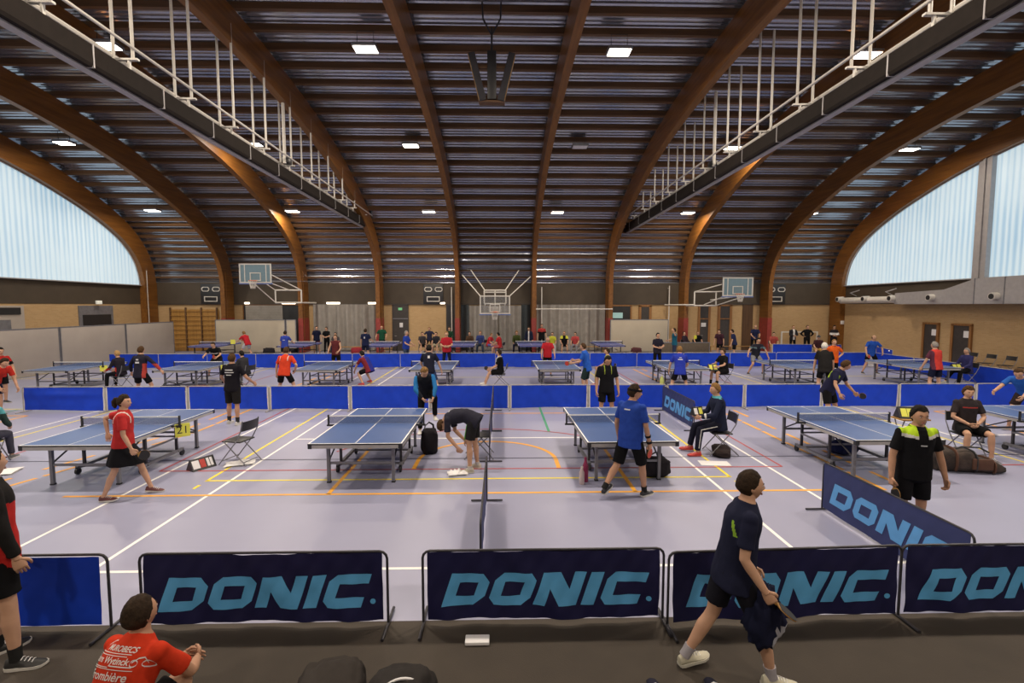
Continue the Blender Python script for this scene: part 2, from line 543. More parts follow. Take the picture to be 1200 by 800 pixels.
# left wall door with dark opening
m = MB(); m.box((XL + .03, 27.9, 1.5), (.06, 2.3, 3.0)); d = struct(m.build('door_10', M_greymetal, sharp=None))
m = MB(); m.box((XL + .075, 27.9, 1.25), (.03, 1.9, 2.5)); struct(m.build('door_opening', M_plastic, d, sharp=None))
m = MB(); m.box((XL + .04, 21.9, 1.5), (.08, 3.6, 3.0)); d = struct(m.build('wall_box_11', M_greyboard, sharp=None))  # grey duct-like box on the side wall, given door parts
m = MB(); m.box((XL + .10, 22.3, 2.75), (.05, 2.4, .32)); struct(m.build('door_opening', M_plastic, d, sharp=None))
m = MB(); m.box((XL + .10, 22.0, 1.2), (.05, 2.0, 2.3)); struct(m.build('door_panel', M_greymetal, d, sharp=None))

# --- pleated curtains
def curtain(x0, x1, z0, z1, y, M, label, seed=0):
    m = MB(); n = int((x1 - x0) / .035); rg = random.Random(seed)
    rows = []
    ph = 0
    for k in range(n + 1):
        x = x0 + (x1 - x0) * k / n
        ph += rg.uniform(.22, .52)
        d = .11 * math.sin(ph)
        rows.append([(x, y + d, z0), (x + .01 * math.sin(ph), y + d * 1.1, (z0 + z1) / 2), (x, y + d * .8, z1)])
    m.loft(rows, close=False, cap=False)
    o = m.build('curtain', M, sharp=None, norm=False)
    for p in o.data.polygons: p.use_smooth = True
    return tag(o, label, 'curtain')
curtain(-12.3, -8.1, .05, 3.08, YB - .25, M_curtain, 'grey pleated curtain between the board and the tan brick by a dark door', 1)
curtain(-2.1, -.2, .05, 3.0, YB - .25, M_curtain, 'grey pleated curtain behind the middle basketball hoop, beside the dark curtain strip', 2)
curtain(-.15, 1.35, .05, 3.0, YB - .22, M_curtain, 'grey pleated curtain hanging just before the dark strip by the red column', 3)
curtain(-2.65, -2.1, .05, 3.06, YB - .2, M_curtaindark, 'narrow dark curtain strip by the first red column of the middle bay', 4)
curtain(1.35, 1.95, .05, 3.06, YB - .2, M_curtaindark, 'narrow dark curtain strip by the second red column of the middle bay', 5)
curtain(2.35, 6.9, .05, 3.06, YB - .25, M_curtain, 'wide grey pleated curtain behind a white horizontal rod', 6)
m = MB(); m.tube([(2.3, 31.2, 2.78), (7.15, 31.2, 2.78)], .035, 8)
for x in (2.3, 7.15): m.tube([(x, 31.2, 2.78), (x, 31.33, 2.78)], .05, 8)
tag(m.build('curtain_rod', M_whitepaint), 'white horizontal rod between two red based columns', 'rod')

# --- thin white poles along the back wall
for x, z0, z1, y, lab in ((2.65, 0, 4.2, 31.6, 'thin white pole standing before the wide grey curtain'), (-3.22, 0, 4.2, 32.0, 'white pole standing in the dark doorway'),
                         (11.1, 0, 4.3, 31.95, 'thin white pole on tan brick beside a red based column')):
    m = MB(); m.tube([(x, y, z0), (x, y, z1)], .035, 8); m.tube([(x, y, z0), (x, y, z0 + .04)], .09, 10)
    m.box((x, y + .16, z1 - .15), (.03, .36, .03))
    tag(m.build('gym_pole', M_whitepaint), lab, 'pole')

# --- scoreboard panels on the fascia
def rect_outline(m, cx, cz, w, h, y, t, cut=0.0, mi=0):
    P = [(-w / 2 + cut, -h / 2), (w / 2 - cut, -h / 2), (w / 2, -h / 2 + cut), (w / 2, h / 2 - cut), (w / 2 - cut, h / 2), (-w / 2 + cut, h / 2), (-w / 2, h / 2 - cut), (-w / 2, -h / 2 + cut)]
    if cut == 0: P = [P[0], P[1], P[4], P[5]]
    q = [(u * (1 - 2 * t / w), v * (1 - 2 * t / h)) for u, v in P]
    n = len(P)
    for i in range(n):
        j = (i + 1) % n
        m.prism([P[i], P[j], q[j], q[i]], lambda u, v, s: (cx + u, y - s, cz + v), 0, .03, mi)
for px, lab in ((-18.9, 'dark score panel with white outlines above the wooden wall bars'), (-4.45, 'dark score panel with white outlines above the tan brick, by the white pole doorway'),
                (18.4, 'dark score panel with white outlines over plain tan brick')):
    r = empty('score_display', (px, YB - .13, 3.05), 0, lab, 'scoreboard', 'score panels on the brown fascia')
    m = MB(); m.box((0, 0, .7), (1.3, .08, 1.34), bev=.01); m.build('housing', M_plastic, r)
    for x in (-.33, .36):
        m = MB(); rect_outline(m, x, 1.02, .5, .3, -.045, .045, .09); m.build('digit_outline', M_whitepaint, r, sharp=None)
    m = MB(); rect_outline(m, 0, .38, .85, .34, -.045, .05); m.build('period_outline', M_whitepaint, r, sharp=None)

# --- wall bars
r = empty('wall_bars', (-20.1, YB - .12, 0), 0, 'wooden gymnastic wall bars on the back wall beside the grey boards', 'wall bars')
for x in (-1.5, -.5, .5, 1.5):
    m = MB(); m.box((x, 0, 1.45), (.07, .12, 2.85), bev=.01); m.build('upright', M_purlin, r)
for k in range(9):
    m = MB(); m.tube([(-1.5, -.02, .25 + k * .3), (1.5, -.02, .25 + k * .3)], .022, 8); m.build('rung', M_gymwood, r)
m = MB(); m.box((0, .06, 1.4), (3.2, .03, 2.7)); m.build('backing', M_gymwood, r, sharp=None)
tag(r)

# --- wall lights
for x, lab in ((-16.6, 'small lit lamp on the fascia above the roller shutter'), (-13.9, 'lit tube lamp beside the raised basketball frame'), (-11.0, 'lit tube lamp above the grey curtain'),
               (-8.3, 'lit tube lamp at the curtain end beside the column'), (-3.85, 'small lit lamp at the corner of the tan brick')):
    big = 'tube' in lab
    r = empty('wall_light', (x, YB - .16, 3.16), 0, lab, 'lamp', 'lit lamps along the fascia')
    m = MB(); m.box((0, .04, .05), (.9 if big else .34, .06, .05)); m.build('bracket', M_whitepaint, r, sharp=None)
    m = MB(); m.tube([(-.42 if big else -.14, 0, 0), (.42 if big else .14, 0, 0)], .055, 10); m.build('lit_tube', M_tube, r)

# --- duct along the right wall
r = empty('ventilation_duct', (XR - .55, 0, 0), 0, 'grey stepped air duct with round nozzles below the daylight window', 'air duct')
secs = [((12.0, 21.9), 3.08, 4.25, .9), ]
m = MB()
def dsec(y, z0, z1, d): return [(.4 - d, y, z0), (.4, y, z0), (.4, y, z1), (.4 - d, y, z1)]
m.loft([dsec(8, 3.08, 4.22, .9), dsec(21.6, 3.08, 4.22, .9)])
m.loft([dsec(21.6, 3.08, 4.22, .9), dsec(23.3, 3.08, 3.78, .75)], cap=False)
m.loft([dsec(23.3, 3.08, 3.78, .75), dsec(26.3, 3.08, 3.68, .7)])
m.build('duct_box', M_galv, r, sharp=None)
for y in (10, 14, 18, 20.3, 21.62):
    m = MB()
    m.loft([dsec(y - .02, 3.07, 4.23, .915), dsec(y + .02, 3.07, 4.23, .915)]); m.build('flange', M_greymetal, r, sharp=None)
m = MB(); m.tube([(.05, 26.2, 3.36), (.05, 26.9, 3.34), (.05, 31.0, 3.32)], [.30, .19, .19], 16); m.build('round_pipe', M_whitepaint, r)
for y, x in ((30.9, -.05), (28.7, -.05), (26.4, -.3), (23.9, -.34), (20.6, -.5), (17.0, -.5)):
    m = MB(); m.cyl((x + .15, y, 3.42), (x - .25, y, 3.40), .16, 16); nz = m.build('nozzle', M_whitepaint, r)
    m = MB(); m.cyl((x - .249, y, 3.40), (x - .262, y, 3.40), .12, 16); m.build('nozzle_mouth', M_plastic, nz)
for y in (30.0, 27.2):
    m = MB(); m.tube([(.3, y, 3.6), (-.1, y, 3.78), (.1, y - .5, 3.95)], .03, 6); m.build('hanger_bracket', M_galv, r)

# --- ceiling lamps
def lamp(x, y, z, lab, on=True, tilt=0):
    r = empty('ceiling_lamp', (x, y, z), 0, lab, 'lamp', 'square lamps under the roof')
    r.rotation_euler = (tilt, 0, 0)
    m = MB(); m.box((0, 0, .07), (.74, .5, .10), bev=.02); m.build('housing', M_greymetal, r)
    m = MB(); m.box((0, 0, .012), (.66, .42, .02), bev=.008); m.build('diffuser', M_lampface if on else M_paper, r)
    m = MB()
    m.tube([(-.25, 0, .1), (-.25, 0, .55), (.25, 0, .55), (.25, 0, .1)], .012, 6)
    m.build('mount', M_darkmetal, r)
LAMPS = []
cols = [-19.6, -11.85, -4.1, 3.65, 11.4, 19.1]
where = ['over the wall side with the grey boards', 'by the partition rail on the grey board side', 'between the two middle arches and the rail on the score panel side',
         'between the two middle arches and the rail on the duct side', 'by the partition rail on the duct side', 'over the duct side of the hall']
for row, (y, z, tl) in enumerate(((15.5, 10.75, 0), (22.9, 10.25, R(-12)), (28.3, 8.3, R(-38)))):
    for k, x in enumerate(cols):
        if row == 0 and k in (0, 5): continue
        on = not (row == 1 and k == 3)
        lab = ('lit' if on else 'unlit') + ' square lamp ' + where[k] + (', high over the front row', ', second row back', ', last row near the back wall')[row]
        if row == 2: lab = ' '.join(lab.split()[:13]) + ', low by the curve'
        xx = x; yy = y
        if row == 2: xx = (-19.6, -11.8, -4.1, 3.25, 10.8, 17.95)[k]
        if row == 1: xx = (-19.6, -11.2, -4.1, 3.65, 10.75, 19.1)[k]
        lamp(xx, yy, z, ' '.join(lab.split()[:16]), on, 0)
        if on: LAMPS.append((xx, yy, z))
for x in cols:
    for y in (1.0, 8.0): LAMPS.append((x, y, 10.6))
    LAMPS.append((x, -2.3, 8.3))  # extra unseen row added behind the camera to brighten the banner fronts
for (x, y, z) in LAMPS:
    l = bpy.data.lights.new('lamp_light', 'AREA')
    l.shape = 'RECTANGLE'; l.size = .66; l.size_y = .42
    l.energy = LAMP_W * (1.75 if 7 < y < 9 else 1.3 if 9 < y < 16 else .75 if y > 16 else .72 if y < 0 else .45)
    l.color = (1.0, .86, .70)
    o = bpy.data.objects.new('lamp_light', l); COL.objects.link(o)
    o.location = (x, y, z - .02)
    if y < 0: o.rotation_euler = (R(42), 0, 0)

# --- partition rails: housing, tubes, hangers
def rail(X, sgn, lab):
    r = empty('partition_rail', (X, 0, 7.55), 0, lab, 'partition rail')
    m = MB()
    prof = [(-.13, .0), (.13, .0), (.16, .06), (.15, .42), (-.15, .42), (-.16, .06)]
    m.loft([[(u, y, v) for u, v in prof] for y in (3.0, 31.2)]); m.build('housing', M_housing, r, sharp=20)
    m = MB(); m.box((sgn * .06, 17.1, -.015), (.18, 28.2, .03)); m.build('lower_edge', M_galv, r, sharp=None)
    for x, z, rad in ((-.24 * -sgn, .70, .055), (.24 * -sgn, .84, .032)):
        m = MB(); m.tube([(x, 3, z), (x, 31.2, z)], rad, 8); m.build('tube', M_whitepaint, r)
    y = 5.0
    while y < 31:
        m = MB()
        m.box((0, y, .62), (.62, .08, .04))
        for s in (-.12, .12): m.box((s, y, .5), (.04, .06, .22))
        m.build('bracket', M_whitepaint, r, sharp=None)
        zt = soffit_z(min(y, 31)) - 7.55 + .55
        if zt > 1.2:
            for s in (-.2, .2):
                m = MB(); m.tube([(s, y, .62), (s, y, zt)], .034, 8); m.build('hanger', M_whitepaint, r)
        m = MB(); m.box((0, y + .97, .21), (.335, .03, .43)); m.build('joint_band', M_galv, r, sharp=None)
        y += 1.95
    m = MB(); m.tube([(.08, 18.35, .62), (.08, 18.35, soffit_z(18.35) - 7.0)], .06, 8); m.build('drive_post', M_whitepaint, r)
    m = MB(); m.box((.1, 18.5, .74), (.26, .34, .2), bev=.03); m.build('motor', M_plastic, r)
rail(-7.95, -1, 'long white tube rail with dark curtain housing on the score panel side of the roof')
rail(7.85, 1, 'long white tube rail with dark curtain housing on the duct side of the roof')

# --- loudspeaker cluster
r = empty('loudspeaker_cluster', (-.25, 14.6, 8.75), 0, 'dark loudspeaker cluster hanging from the roof between the middle arches', 'loudspeaker')
m = MB(); m.box((0, 0, .85), (.26, .26, 1.35), bev=.02); m.build('column_box', M_plastic, r)
for s in (-1, 1):
    M = Matrix.Translation((s * .42, -.05, .78)) @ Matrix.Rotation(s * R(14), 4, 'Y')
    m = MB(); m.box((0, 0, 0), (.2, .30, 1.35), M=M, bev=.02); c = m.build('angled_speaker', M_plastic, r)
    m = MB(); m.box((0, -.155, 0), (.17, .012, 1.3), M=M); m.build('grille', M_darkmetal, c, sharp=None)
    m = MB(); m.box((s * .105, -.15, 0), (.012, .02, 1.3), M=M); m.build('pale_edge', M_gymwood, c, sharp=None)
m = MB(); m.box((0, 0, .12), (.75, .26, .06), bev=.01); m.box((0, 0, 1.1), (.8, .05, .05)); m.build('yoke', M_purlin, r)
m = MB(); m.tube([(0, 0, 1.5), (0, 0, 2.2)], .03, 8); m.tube([(0, 0, 2.0), (-.25, 0, 2.45), (-.27, 0, 2.9)], .025, 8); m.tube([(0, 0, 2.0), (.25, 0, 2.45), (.27, 0, 2.9)], .025, 8); m.build('hanger', M_darkmetal, r)

# --- basketball hoops
def hoop(x, y, z, lab, side=0, glass=None):
    r = empty('basketball_hoop', (x, y, z), 0, lab, 'basketball hoop')
    W, H = (1.8, 1.1)
    m = MB(); m.box((0, 0, H / 2), (W, .03, H)); m.build('backboard', glass or M_glassboard, r, sharp=None)
    m = MB(); rect_outline(m, 0, H / 2, W, H, -.015, .07); rect_outline(m, 0, .36, .62, .47, -.016, .05)
    if side: 
        for s in (-.6, .6): m.box((s, -.02, H / 2), (.05, .02, H - .1))
    m.build('board_border', M_whitepaint, r, sharp=None)
    m = MB(); m.box((0, -.0, -.03), (W + .06, .07, .07)); m.build('edge_padding', mat('padding_blue', (.10, .16, .42), .6), r, sharp=None)
    m = MB()
    pts = [(.225 * math.cos(a), -.35 + .225 * math.sin(a), .12) for a in [2 * math.pi * k / 20 for k in range(21)]]
    m.tube(pts, .014, 6, cap=False); m.box((0, -.06, .12), (.2, .14, .05)); m.build('rim', M_hoop, r)
    m = MB()
    for k in range(12):
        a, b = 2 * math.pi * k / 12, 2 * math.pi * (k + 1) / 12
        for p, q in ((a, b), (b, a)):
            m.tube([(.22 * math.cos(p), -.35 + .22 * math.sin(p), .11), (.16 * math.cos((p + q) / 2), -.35 + .16 * math.sin((p + q) / 2), -.1), (.11 * math.cos(q), -.35 + .11 * math.sin(q), -.33)], .009, 4)
    m.build('hoop_net', M_whitepaint, r)
    return r
def bars(r, name, segs, rad=.03, M=None):
    for a, b in segs:
        m = MB(); m.tube([a, b], rad, 8); m.build(name, M or M_whitepaint, r)
r = hoop(-13.95, 28.2, 4.28, 'raised basketball hoop on a folded frame over the roller shutter', 1)
F0 = [(.35, 1.6, -1.1), (1.9, 1.6, -1.1), (1.9, 1.6, -.35), (.35, 1.6, -.35)]
bars(r, 'lower_frame_bar', list(zip(F0, F0[1:] + F0[:1])) + [((.35, 1.6, -1.1), (.35, 3.9, -1.1)), ((1.9, 1.6, -1.1), (1.9, 3.9, -1.1))], .045)
bars(r, 'lift_arm', [((-.3, .1, .1), (.35, 1.6, -1.1)), ((-.2, .1, .5), (.35, 1.6, -.35)), ((.55, .1, .1), (1.2, 1.6, -.35)), ((.8, .1, .5), (1.9, 1.6, -.35))], .03)
bars(r, 'stay_cable', [((-.9, .05, .1), (-1.6, 4.0, .4)), ((.9, .05, .1), (2.9, 3.8, .3))], .012, M_greymetal)
r = hoop(13.9, 28.4, 3.55, 'raised basketball hoop on a folded frame over the paired wooden doors', 1)
F0 = [(-.55, 1.6, -.55), (-1.9, 1.6, -.55), (-1.9, 1.6, .3), (-.55, 1.6, .3)]
bars(r, 'lower_frame_bar', list(zip(F0, F0[1:] + F0[:1])) + [((-.55, 1.6, -.55), (-.55, 3.85, -.55)), ((-1.9, 1.6, -.55), (-1.9, 3.85, -.55)), ((-1.9, 1.6, -.5), (-3.0, 3.8, -.5))], .045)
bars(r, 'lift_arm', [((.3, .1, -.05), (-.55, 1.6, -.55)), ((.1, .1, .0), (-.9, 1.6, -.2)), ((-.5, .1, .1), (-1.3, 1.6, -.5)), ((-.9, .1, .7), (-1.9, 1.6, .3)), ((-.4, .1, .3), (-1.1, 1.6, .3))], .03)
r = hoop(-.35, 28.9, 2.5, 'low basketball hoop hanging on struts before the grey curtain', 0, M_clearboard)
F0 = [(-.65, .55, .62), (.65, .55, .62), (.65, .55, 1.42), (-.65, .55, 1.42)]
bars(r, 'back_frame_bar', list(zip(F0, F0[1:] + F0[:1])) + [((-.65, .55, 1.3), (.65, .55, 1.3)), ((0, .55, .62), (0, .55, 1.42))], .04)
bars(r, 'strut', [((-.85, .0, 1.05), (-2.1, 2.4, 2.45)), ((.85, .0, 1.05), (2.25, 2.4, 2.35)), ((-.6, .55, 1.4), (-1.55, 2.4, 2.75)), ((.6, .55, 1.4), (1.5, 2.4, 2.75))], .03)
bars(r, 'link', [((-.6, .05, .5), (-.6, .55, .65)), ((.6, .05, .5), (.6, .55, .65)), ((0, .05, .3), (0, .55, .65))], .03)
m = MB(); m.box((0, .1, .28), (.75, .14, .36), bev=.02); m.build('rim_mount', M_whitepaint, r)

# --- boards
def board(p0, p1, z1, M, lab, t=.06, lean=0.0, group=None):
    d = V(p1) - V(p0); L = d.length; ang = math.atan2(d.y, d.x)
    r = empty('partition_board', ((p0[0] + p1[0]) / 2, (p0[1] + p1[1]) / 2, 0), ang, lab, 'partition board', group)
    m = MB(); m.box((0, 0, z1 / 2 + .03), (L - .05, t, z1 - .06), bev=.012); b = m.build('board_sheet', M, r)
    m = MB(); m.box((0, 0, z1), (L - .03, t + .02, .05)); m.build('top_rail', M_greymetal, r, sharp=None)
    for s in (-1, 1):
        m = MB(); m.box((s * (L / 2 - .02), 0, z1 / 2), (.05, t + .02, z1)); m.build('end_post', M_greymetal, r, sharp=None)
    return r
for k, (y0, y1) in enumerate(((14.9, 18.35), (18.4, 22.25), (22.3, 26.1), (26.15, 29.9))):
    board((-19.85, y0, 0), (-19.85, y1, 0), 2.02, M_greyboard, ('grey partition board at the hall side, fourth from the wall bars', 'grey partition board at the hall side, third from the wall bars',
          'grey partition board at the hall side, second from the wall bars', 'grey partition board at the hall side, next to the wall bars')[k], group='grey boards along the hall side')
board((-17.95, 31.0, 0), (-13.6, 31.0, 0), 2.1, M_board, 'large beige board in front of the roller shutter')
board((-13.55, 31.0, 0), (-12.95, 31.05, 0), 2.1, M_board, 'narrow beige board between the large board and the red column')
board((7.0, 31.0, 0), (10.75, 31.0, 0), 2.1, M_board, 'beige board below the dark opening with a small screen')
r = empty('wall_screen', (7.75, YB - .2, 2.35), 0, 'small glowing screen in the dark opening above the beige board', 'screen')
m = MB(); m.box((0, 0, 0), (.75, .06, .42), bev=.01); m.build('screen_housing', M_plastic, r)
m = MB(); m.box((0, -.034, 0), (.70, .006, .37)); m.build('lit_screen', mat('screen_glow', (.2, .3, .3), .3, emit=(.35, .55, .50), es=.5), r, sharp=None)
# small signs
for x, y, z, w, h, M, nm, lab in ((-6.65, YB - .1, 2.78, .26, .16, mat('exit_green', (.03, .30, .10), .5, emit=(.3, .6, .3), es=.5), 'exit_sign', 'small green exit sign over the dark door'),
                      (-6.6, YB - .08, 1.72, .22, .3, M_paper, 'paper_notice', 'white paper notice on the dark door below the exit sign'),
                      (13.6, YB - .1, 1.72, .32, .26, M_paper, 'paper_notice', 'white paper notice on the dark door with wooden jambs'),
                      (XL + .2, 27.9, 3.18, .1, .2, mat('exit_white', (.7, .7, .66), .5, emit=(.6, .6, .5), es=.4), 'exit_sign', 'pale exit box above the grey opening of the side wall'),
                      (22.3, 31.28, 1.9, .24, .24, M_paper, 'paper_notice', 'small white notice on the gable arch base')):
    m = MB(); m.box((x, y, z), (w, .02, h) if nm != 'exit_sign' or x > -20 else (w, .34, h), bev=.005)
    tag(m.build(nm, M), lab, 'sign')
# low benches along the back wall
for x, y, L_, lab in ((-10.0, 31.6, 2.4, 'low wooden gym bench below the grey curtain'), (6.0, 31.4, 1.6, 'low wooden gym bench at the end of the wide curtain'), (15.1, 31.5, 3.4, 'low wooden gym bench in front of the wooden jambs'), (10.2, 31.6, 1.4, 'low wooden gym bench beside the beige board, behind the low brown screen')):
    r = empty('gym_bench', (x, y, 0), 0, lab, 'bench', 'low gym benches')
    m = MB(); m.box((0, 0, .34), (L_, .26, .035), bev=.008); m.build('seat', M_gymwood, r)
    for s in (-.4, .4):
        m = MB(); m.prism([(-.14, 0), (.14, 0), (.09, .32), (-.09, .32)], lambda u, v, w: (s * L_ + w, u, v), -.025, .025); m.build('leg', M_gymwood, r, sharp=None)
m = MB(); m.ball((0, 0, 0), .026, 16); o = m.build('table_tennis_ball', M_white, sharp=None); o.location = (15.5, 19.0, 1.2)
tag(o, 'pale table tennis ball in the air above the last table of the second row', 'ball')
# goals
for x, y, w, h, lab in ((19.5, 31.3, 2.35, 1.25, 'white goal frame standing against tan brick beside the gable arch'),):
    r = empty('goal', (x, y, 0), 0, lab, 'goal')
    for s in (-1, 1):
        m = MB(); m.box((s * w / 2, 0, h / 2), (.07, .07, h)); m.build('post', M_whitepaint, r, sharp=None)
        m = MB(); m.tube([(s * w / 2, 0, .03), (s * w / 2, .8, .03)], .025, 6); m.build('ground_bar', M_whitepaint, r)
    m = MB(); m.box((0, 0, h + .035), (w + .07, .07, .07)); m.build('crossbar', M_whitepaint, r, sharp=None)
# ================================================================ EQUIPMENT
def at_rot(loc, rz):
    return Matrix.Translation(V(loc)) @ Matrix.Rotation(rz, 4, 'Z')

# --- table tennis table; length along y
def make_table(name, top_m, leg_m, rail_m, detail=True):
    r = empty(name)
    L, W, Z = 2.74, 1.525, .76
    for s in (-1, 1):
        m = MB()
        yc = s * (L / 4 + .002)
        m.box((0, yc, Z - .011), (W, L / 2 - .004, .022), 0)
        e = .0008
        def strip(x0, x1, y0, y1):
            vs = [m.bm.verts.new(p) for p in ((x0, y0, Z + e), (x1, y0, Z + e), (x1, y1, Z + e), (x0, y1, Z + e))]
            m.face(vs, 1)
        y0, y1 = sorted((s * .003, s * L / 2))
        strip(-W / 2, -W / 2 + .022, y0, y1); strip(W / 2 - .022, W / 2, y0, y1)
        strip(-.006, .006, y0, y1)
        ye = s * L / 2
        strip(-W / 2, W / 2, min(ye, ye - s * .022), max(ye, ye - s * .022))
        m.build('tabletop', [top_m, M_white], r, sharp=None, norm=False)
        m = MB()
        zz = Z - .052
        m.box((0, s * (L / 2 - .018), zz), (W - .1, .03, .058), 0)
        m.box((0, s * .03, zz), (W - .1, .03, .05), 0)
        for x in (-1, 1):
            m.box((x * (W / 2 - .018), s * L / 4, zz), (.03, L / 2 - .06, .058), 0)
            m.box((x * (W / 2 - .03), s * (L / 2 - .03), zz), (.062, .062, .066), 1)
        m.box((0, s * L / 2, Z - .012), (W + .004, .004, .022), 1)
        m.build('apron', [rail_m, M_plastic], r, sharp=None)
        for x in (-1, 1):
            m = MB()
            lx_, ly_ = x * .545, s * 1.05
            m.box((lx_, ly_, .36), (.05, .05, .68), 0)
            m.box((lx_, ly_, .012), (.062, .062, .024), 1)
            m.build('leg', [leg_m, M_rubber], r, sharp=None)
            if detail:
                m = MB()
                m.tube([(lx_, ly_, .36), (lx_, s * .42, .66)], .014, 6)
                m.box((lx_, s * .42, .40), (.04, .04, .6), 0)
                m.build('brace', M_darkmetal, r)
        m = MB(); m.box((0, s * 1.05, .34), (1.04, .025, .04)); m.build('crossbar', leg_m, r, sharp=None)
        if detail:
            m = MB(); m.box((0, s * .42, .12), (1.2, .035, .035)); m.box((0, s * .42, .42), (1.1, .025, .03)); m.build('carriage_bar', leg_m, r, sharp=None)
    for x in (-1, 1):
        m = MB(); m.box((x * .56, 0, .13), (.05, 1.15, .05)); m.box((x * .56, 0, .40), (.03, .84, .03)); m.build('carriage_rail', leg_m, r, sharp=None)
        for s in (-1, 1):
            m = MB(); m.cyl((x * .56 - .018, s * .55, .06), (x * .56 + .018, s * .55, .06), .058, 14); m.box((x * .56, s * .55, .11), (.05, .05, .05)); m.build('caster', M_rubber, r)
        m = MB(); m.box((x * (W / 2 + .14), 0, Z + .07), (.028, .03, .20)); m.box((x * (W / 2 + .05), 0, Z - .03), (.24, .04, .03)); m.build('net_post', M_plastic, r, sharp=None)
    m = MB()
    m.box((0, 0, Z + .078), (W + .26, .003, .14)); m.build('net', M_net, r, sharp=None)
    m = MB(); m.box((0, 0, Z + .146), (W + .27, .008, .022)); m.build('net_tape', M_white, r, sharp=None)
    return r
def place_copies(proto, spots, group, cat):
    """spots: (x, y, rz, label)"""
    out = []
    for i, (x, y, rz, lab) in enumerate(spots):
        o = proto if i == 0 else copy_tree(proto)
        o.location = (x, y, o.location.z); o.rotation_euler = (0, 0, rz)
        tag(o, lab, cat, group)
        out.append(o)
    return out
tb = make_table('table_tennis_table', M_tabletop, M_greymetal, M_silver)
index_kids()
TY1, TY2, TY3 = 9.2, 18.38, 28.65
place_copies(tb, [
    (-6.98, TY1, 0, 'blue table in the front row with the girl in red walking past it'),
    (-2.38, TY1, 0, 'blue table in the front row beside the bending man in navy'),
    (2.16, TY1, R(1), 'blue table in the front row behind the man in the blue shirt'),
    (6.68, TY1, 0, 'blue table in the front row behind the man in black and lime'),
    (11.1, TY1, 0, 'blue table in the front row beside the man seated by a brown bag'),
    (-15.75, TY2, 0, 'blue table in the second row next to the grey boards'),
    (-11.33, TY2, 0, 'blue table in the second row beside the man in a navy and red tracksuit'),
    (-6.5, TY2, 0, 'blue table in the second row behind the player in an orange red shirt'),
    (-2.48, TY2, 0, 'blue table in the second row in front of the person in a red polo'),
    (2.07, TY2, 0, 'blue table in the second row between the red shirt and the red bat player'),
    (6.7, TY2, 0, 'blue table in the second row behind the player in a printed blue shirt'),
    (11.25, TY2, 0, 'blue table in the second row behind the white haired man in black'),
    (15.85, TY2, 0, 'blue table in the second row beside the grey haired man in red')], 'blue table tennis tables', 'table')
tp = make_table('practice_table', M_tablepurple, M_plastic, M_tablepurple, False)
index_kids()
place_copies(tp, [
    (-16.65, TY3, 0, 'violet blue table near the wooden wall bars'),
    (-11.75, TY3, 0, 'violet blue table behind the back of the player in mid blue'),
    (-6.85, TY3, 0, 'violet blue table in front of the player in dark green'),
    (-2.25, TY3, 0, 'violet blue table behind the red polo, near the middle curtain'),
    (1.75, TY3, 0, 'violet blue table half hidden behind the player in a red shirt'),
    (6.3, TY3, 0, 'violet blue table in front of the wide beige board')], 'violet blue tables in the last row', 'table')

# --- lettering: slanted block letters, outlines in letter units
def letters(word):
    def chamfer(w, cs):
        a, b, c, d = cs   # bl, br, tr, tl
        P = []
        P += [(0, a), (a, 0)] if a else [(0, 0)]
        P += [(w - b, 0), (w, b)] if b else [(w, 0)]
        P += [(w, 1 - c), (w - c, 1)] if c else [(w, 1)]
        P += [(d, 1), (0, 1 - d)] if d else [(0, 1)]
        return P
    def hole(w): return [(.34, .29), (w - .34, .29), (w - .34, .71), (.34, .71)]
    out = []; x = 0
    for ch in word:
        if ch == 'D': w = 1.25; loops = [chamfer(w, (0, .28, .28, 0)), hole(w)]
        elif ch == 'O': w = 1.28; loops = [chamfer(w, (.22, .22, .22, .22)), hole(w)]
        elif ch == 'N': w = 1.34; loops = [[(0, 0), (.36, 0), (.36, .52), (.80, 0), (w, 0), (w, 1), (w - .36, 1), (w - .36, .48), (.54, 1), (0, 1)]]
        elif ch == 'I': w = .40; loops = [[(0, 0), (w, 0), (w, 1), (0, 1)]]
        elif ch == 'C': w = 1.22; loops = [[(.2, 0), (w, 0), (w, .30), (.34, .30), (.34, .70), (w, .70), (w, 1), (.2, 1), (0, .8), (0, .2)]]
        out += [[(x + u, v) for u, v in l] for l in loops]
        x += w + .15
    return out, x - .15
def fill_loops(loops, z=0.0, depth=None):
    """2-D outlines with holes -> bmesh in the xy plane"""
    cu = bpy.data.curves.new('outline', 'CURVE')
    cu.dimensions = '2D'; cu.fill_mode = 'BOTH'
    for l in loops:
        sp = cu.splines.new('POLY'); sp.points.add(len(l) - 1)
        for p, (u, v) in zip(sp.points, l): p.co = (u, v, 0, 1)
        sp.use_cyclic_u = True
    o = bpy.data.objects.new('outline', cu); COL.objects.link(o)
    dg = bpy.context.evaluated_depsgraph_get()
    me = bpy.data.meshes.new_from_object(o.evaluated_get(dg))
    b = bmesh.new(); b.from_mesh(me)
    bpy.data.objects.remove(o); bpy.data.curves.remove(cu); bpy.data.meshes.remove(me)
    bmesh.ops.remove_doubles(b, verts=b.verts[:], dist=1e-5)
    return b
def dice(b, step):
    lo = [min(v.co[i] for v in b.verts) for i in (0, 1)]; hi = [max(v.co[i] for v in b.verts) for i in (0, 1)]
    for i, n in ((0, V((1, 0, 0))), (1, V((0, 1, 0)))):
        c = math.floor(lo[i] / step) * step + step
        while c < hi[i]:
            p = V((0, 0, 0)); p[i] = c
            bmesh.ops.bisect_plane(b, geom=b.verts[:] + b.edges[:] + b.faces[:], plane_co=p, plane_no=n)
            c += step
DLOOPS, DW = letters('DONIC')

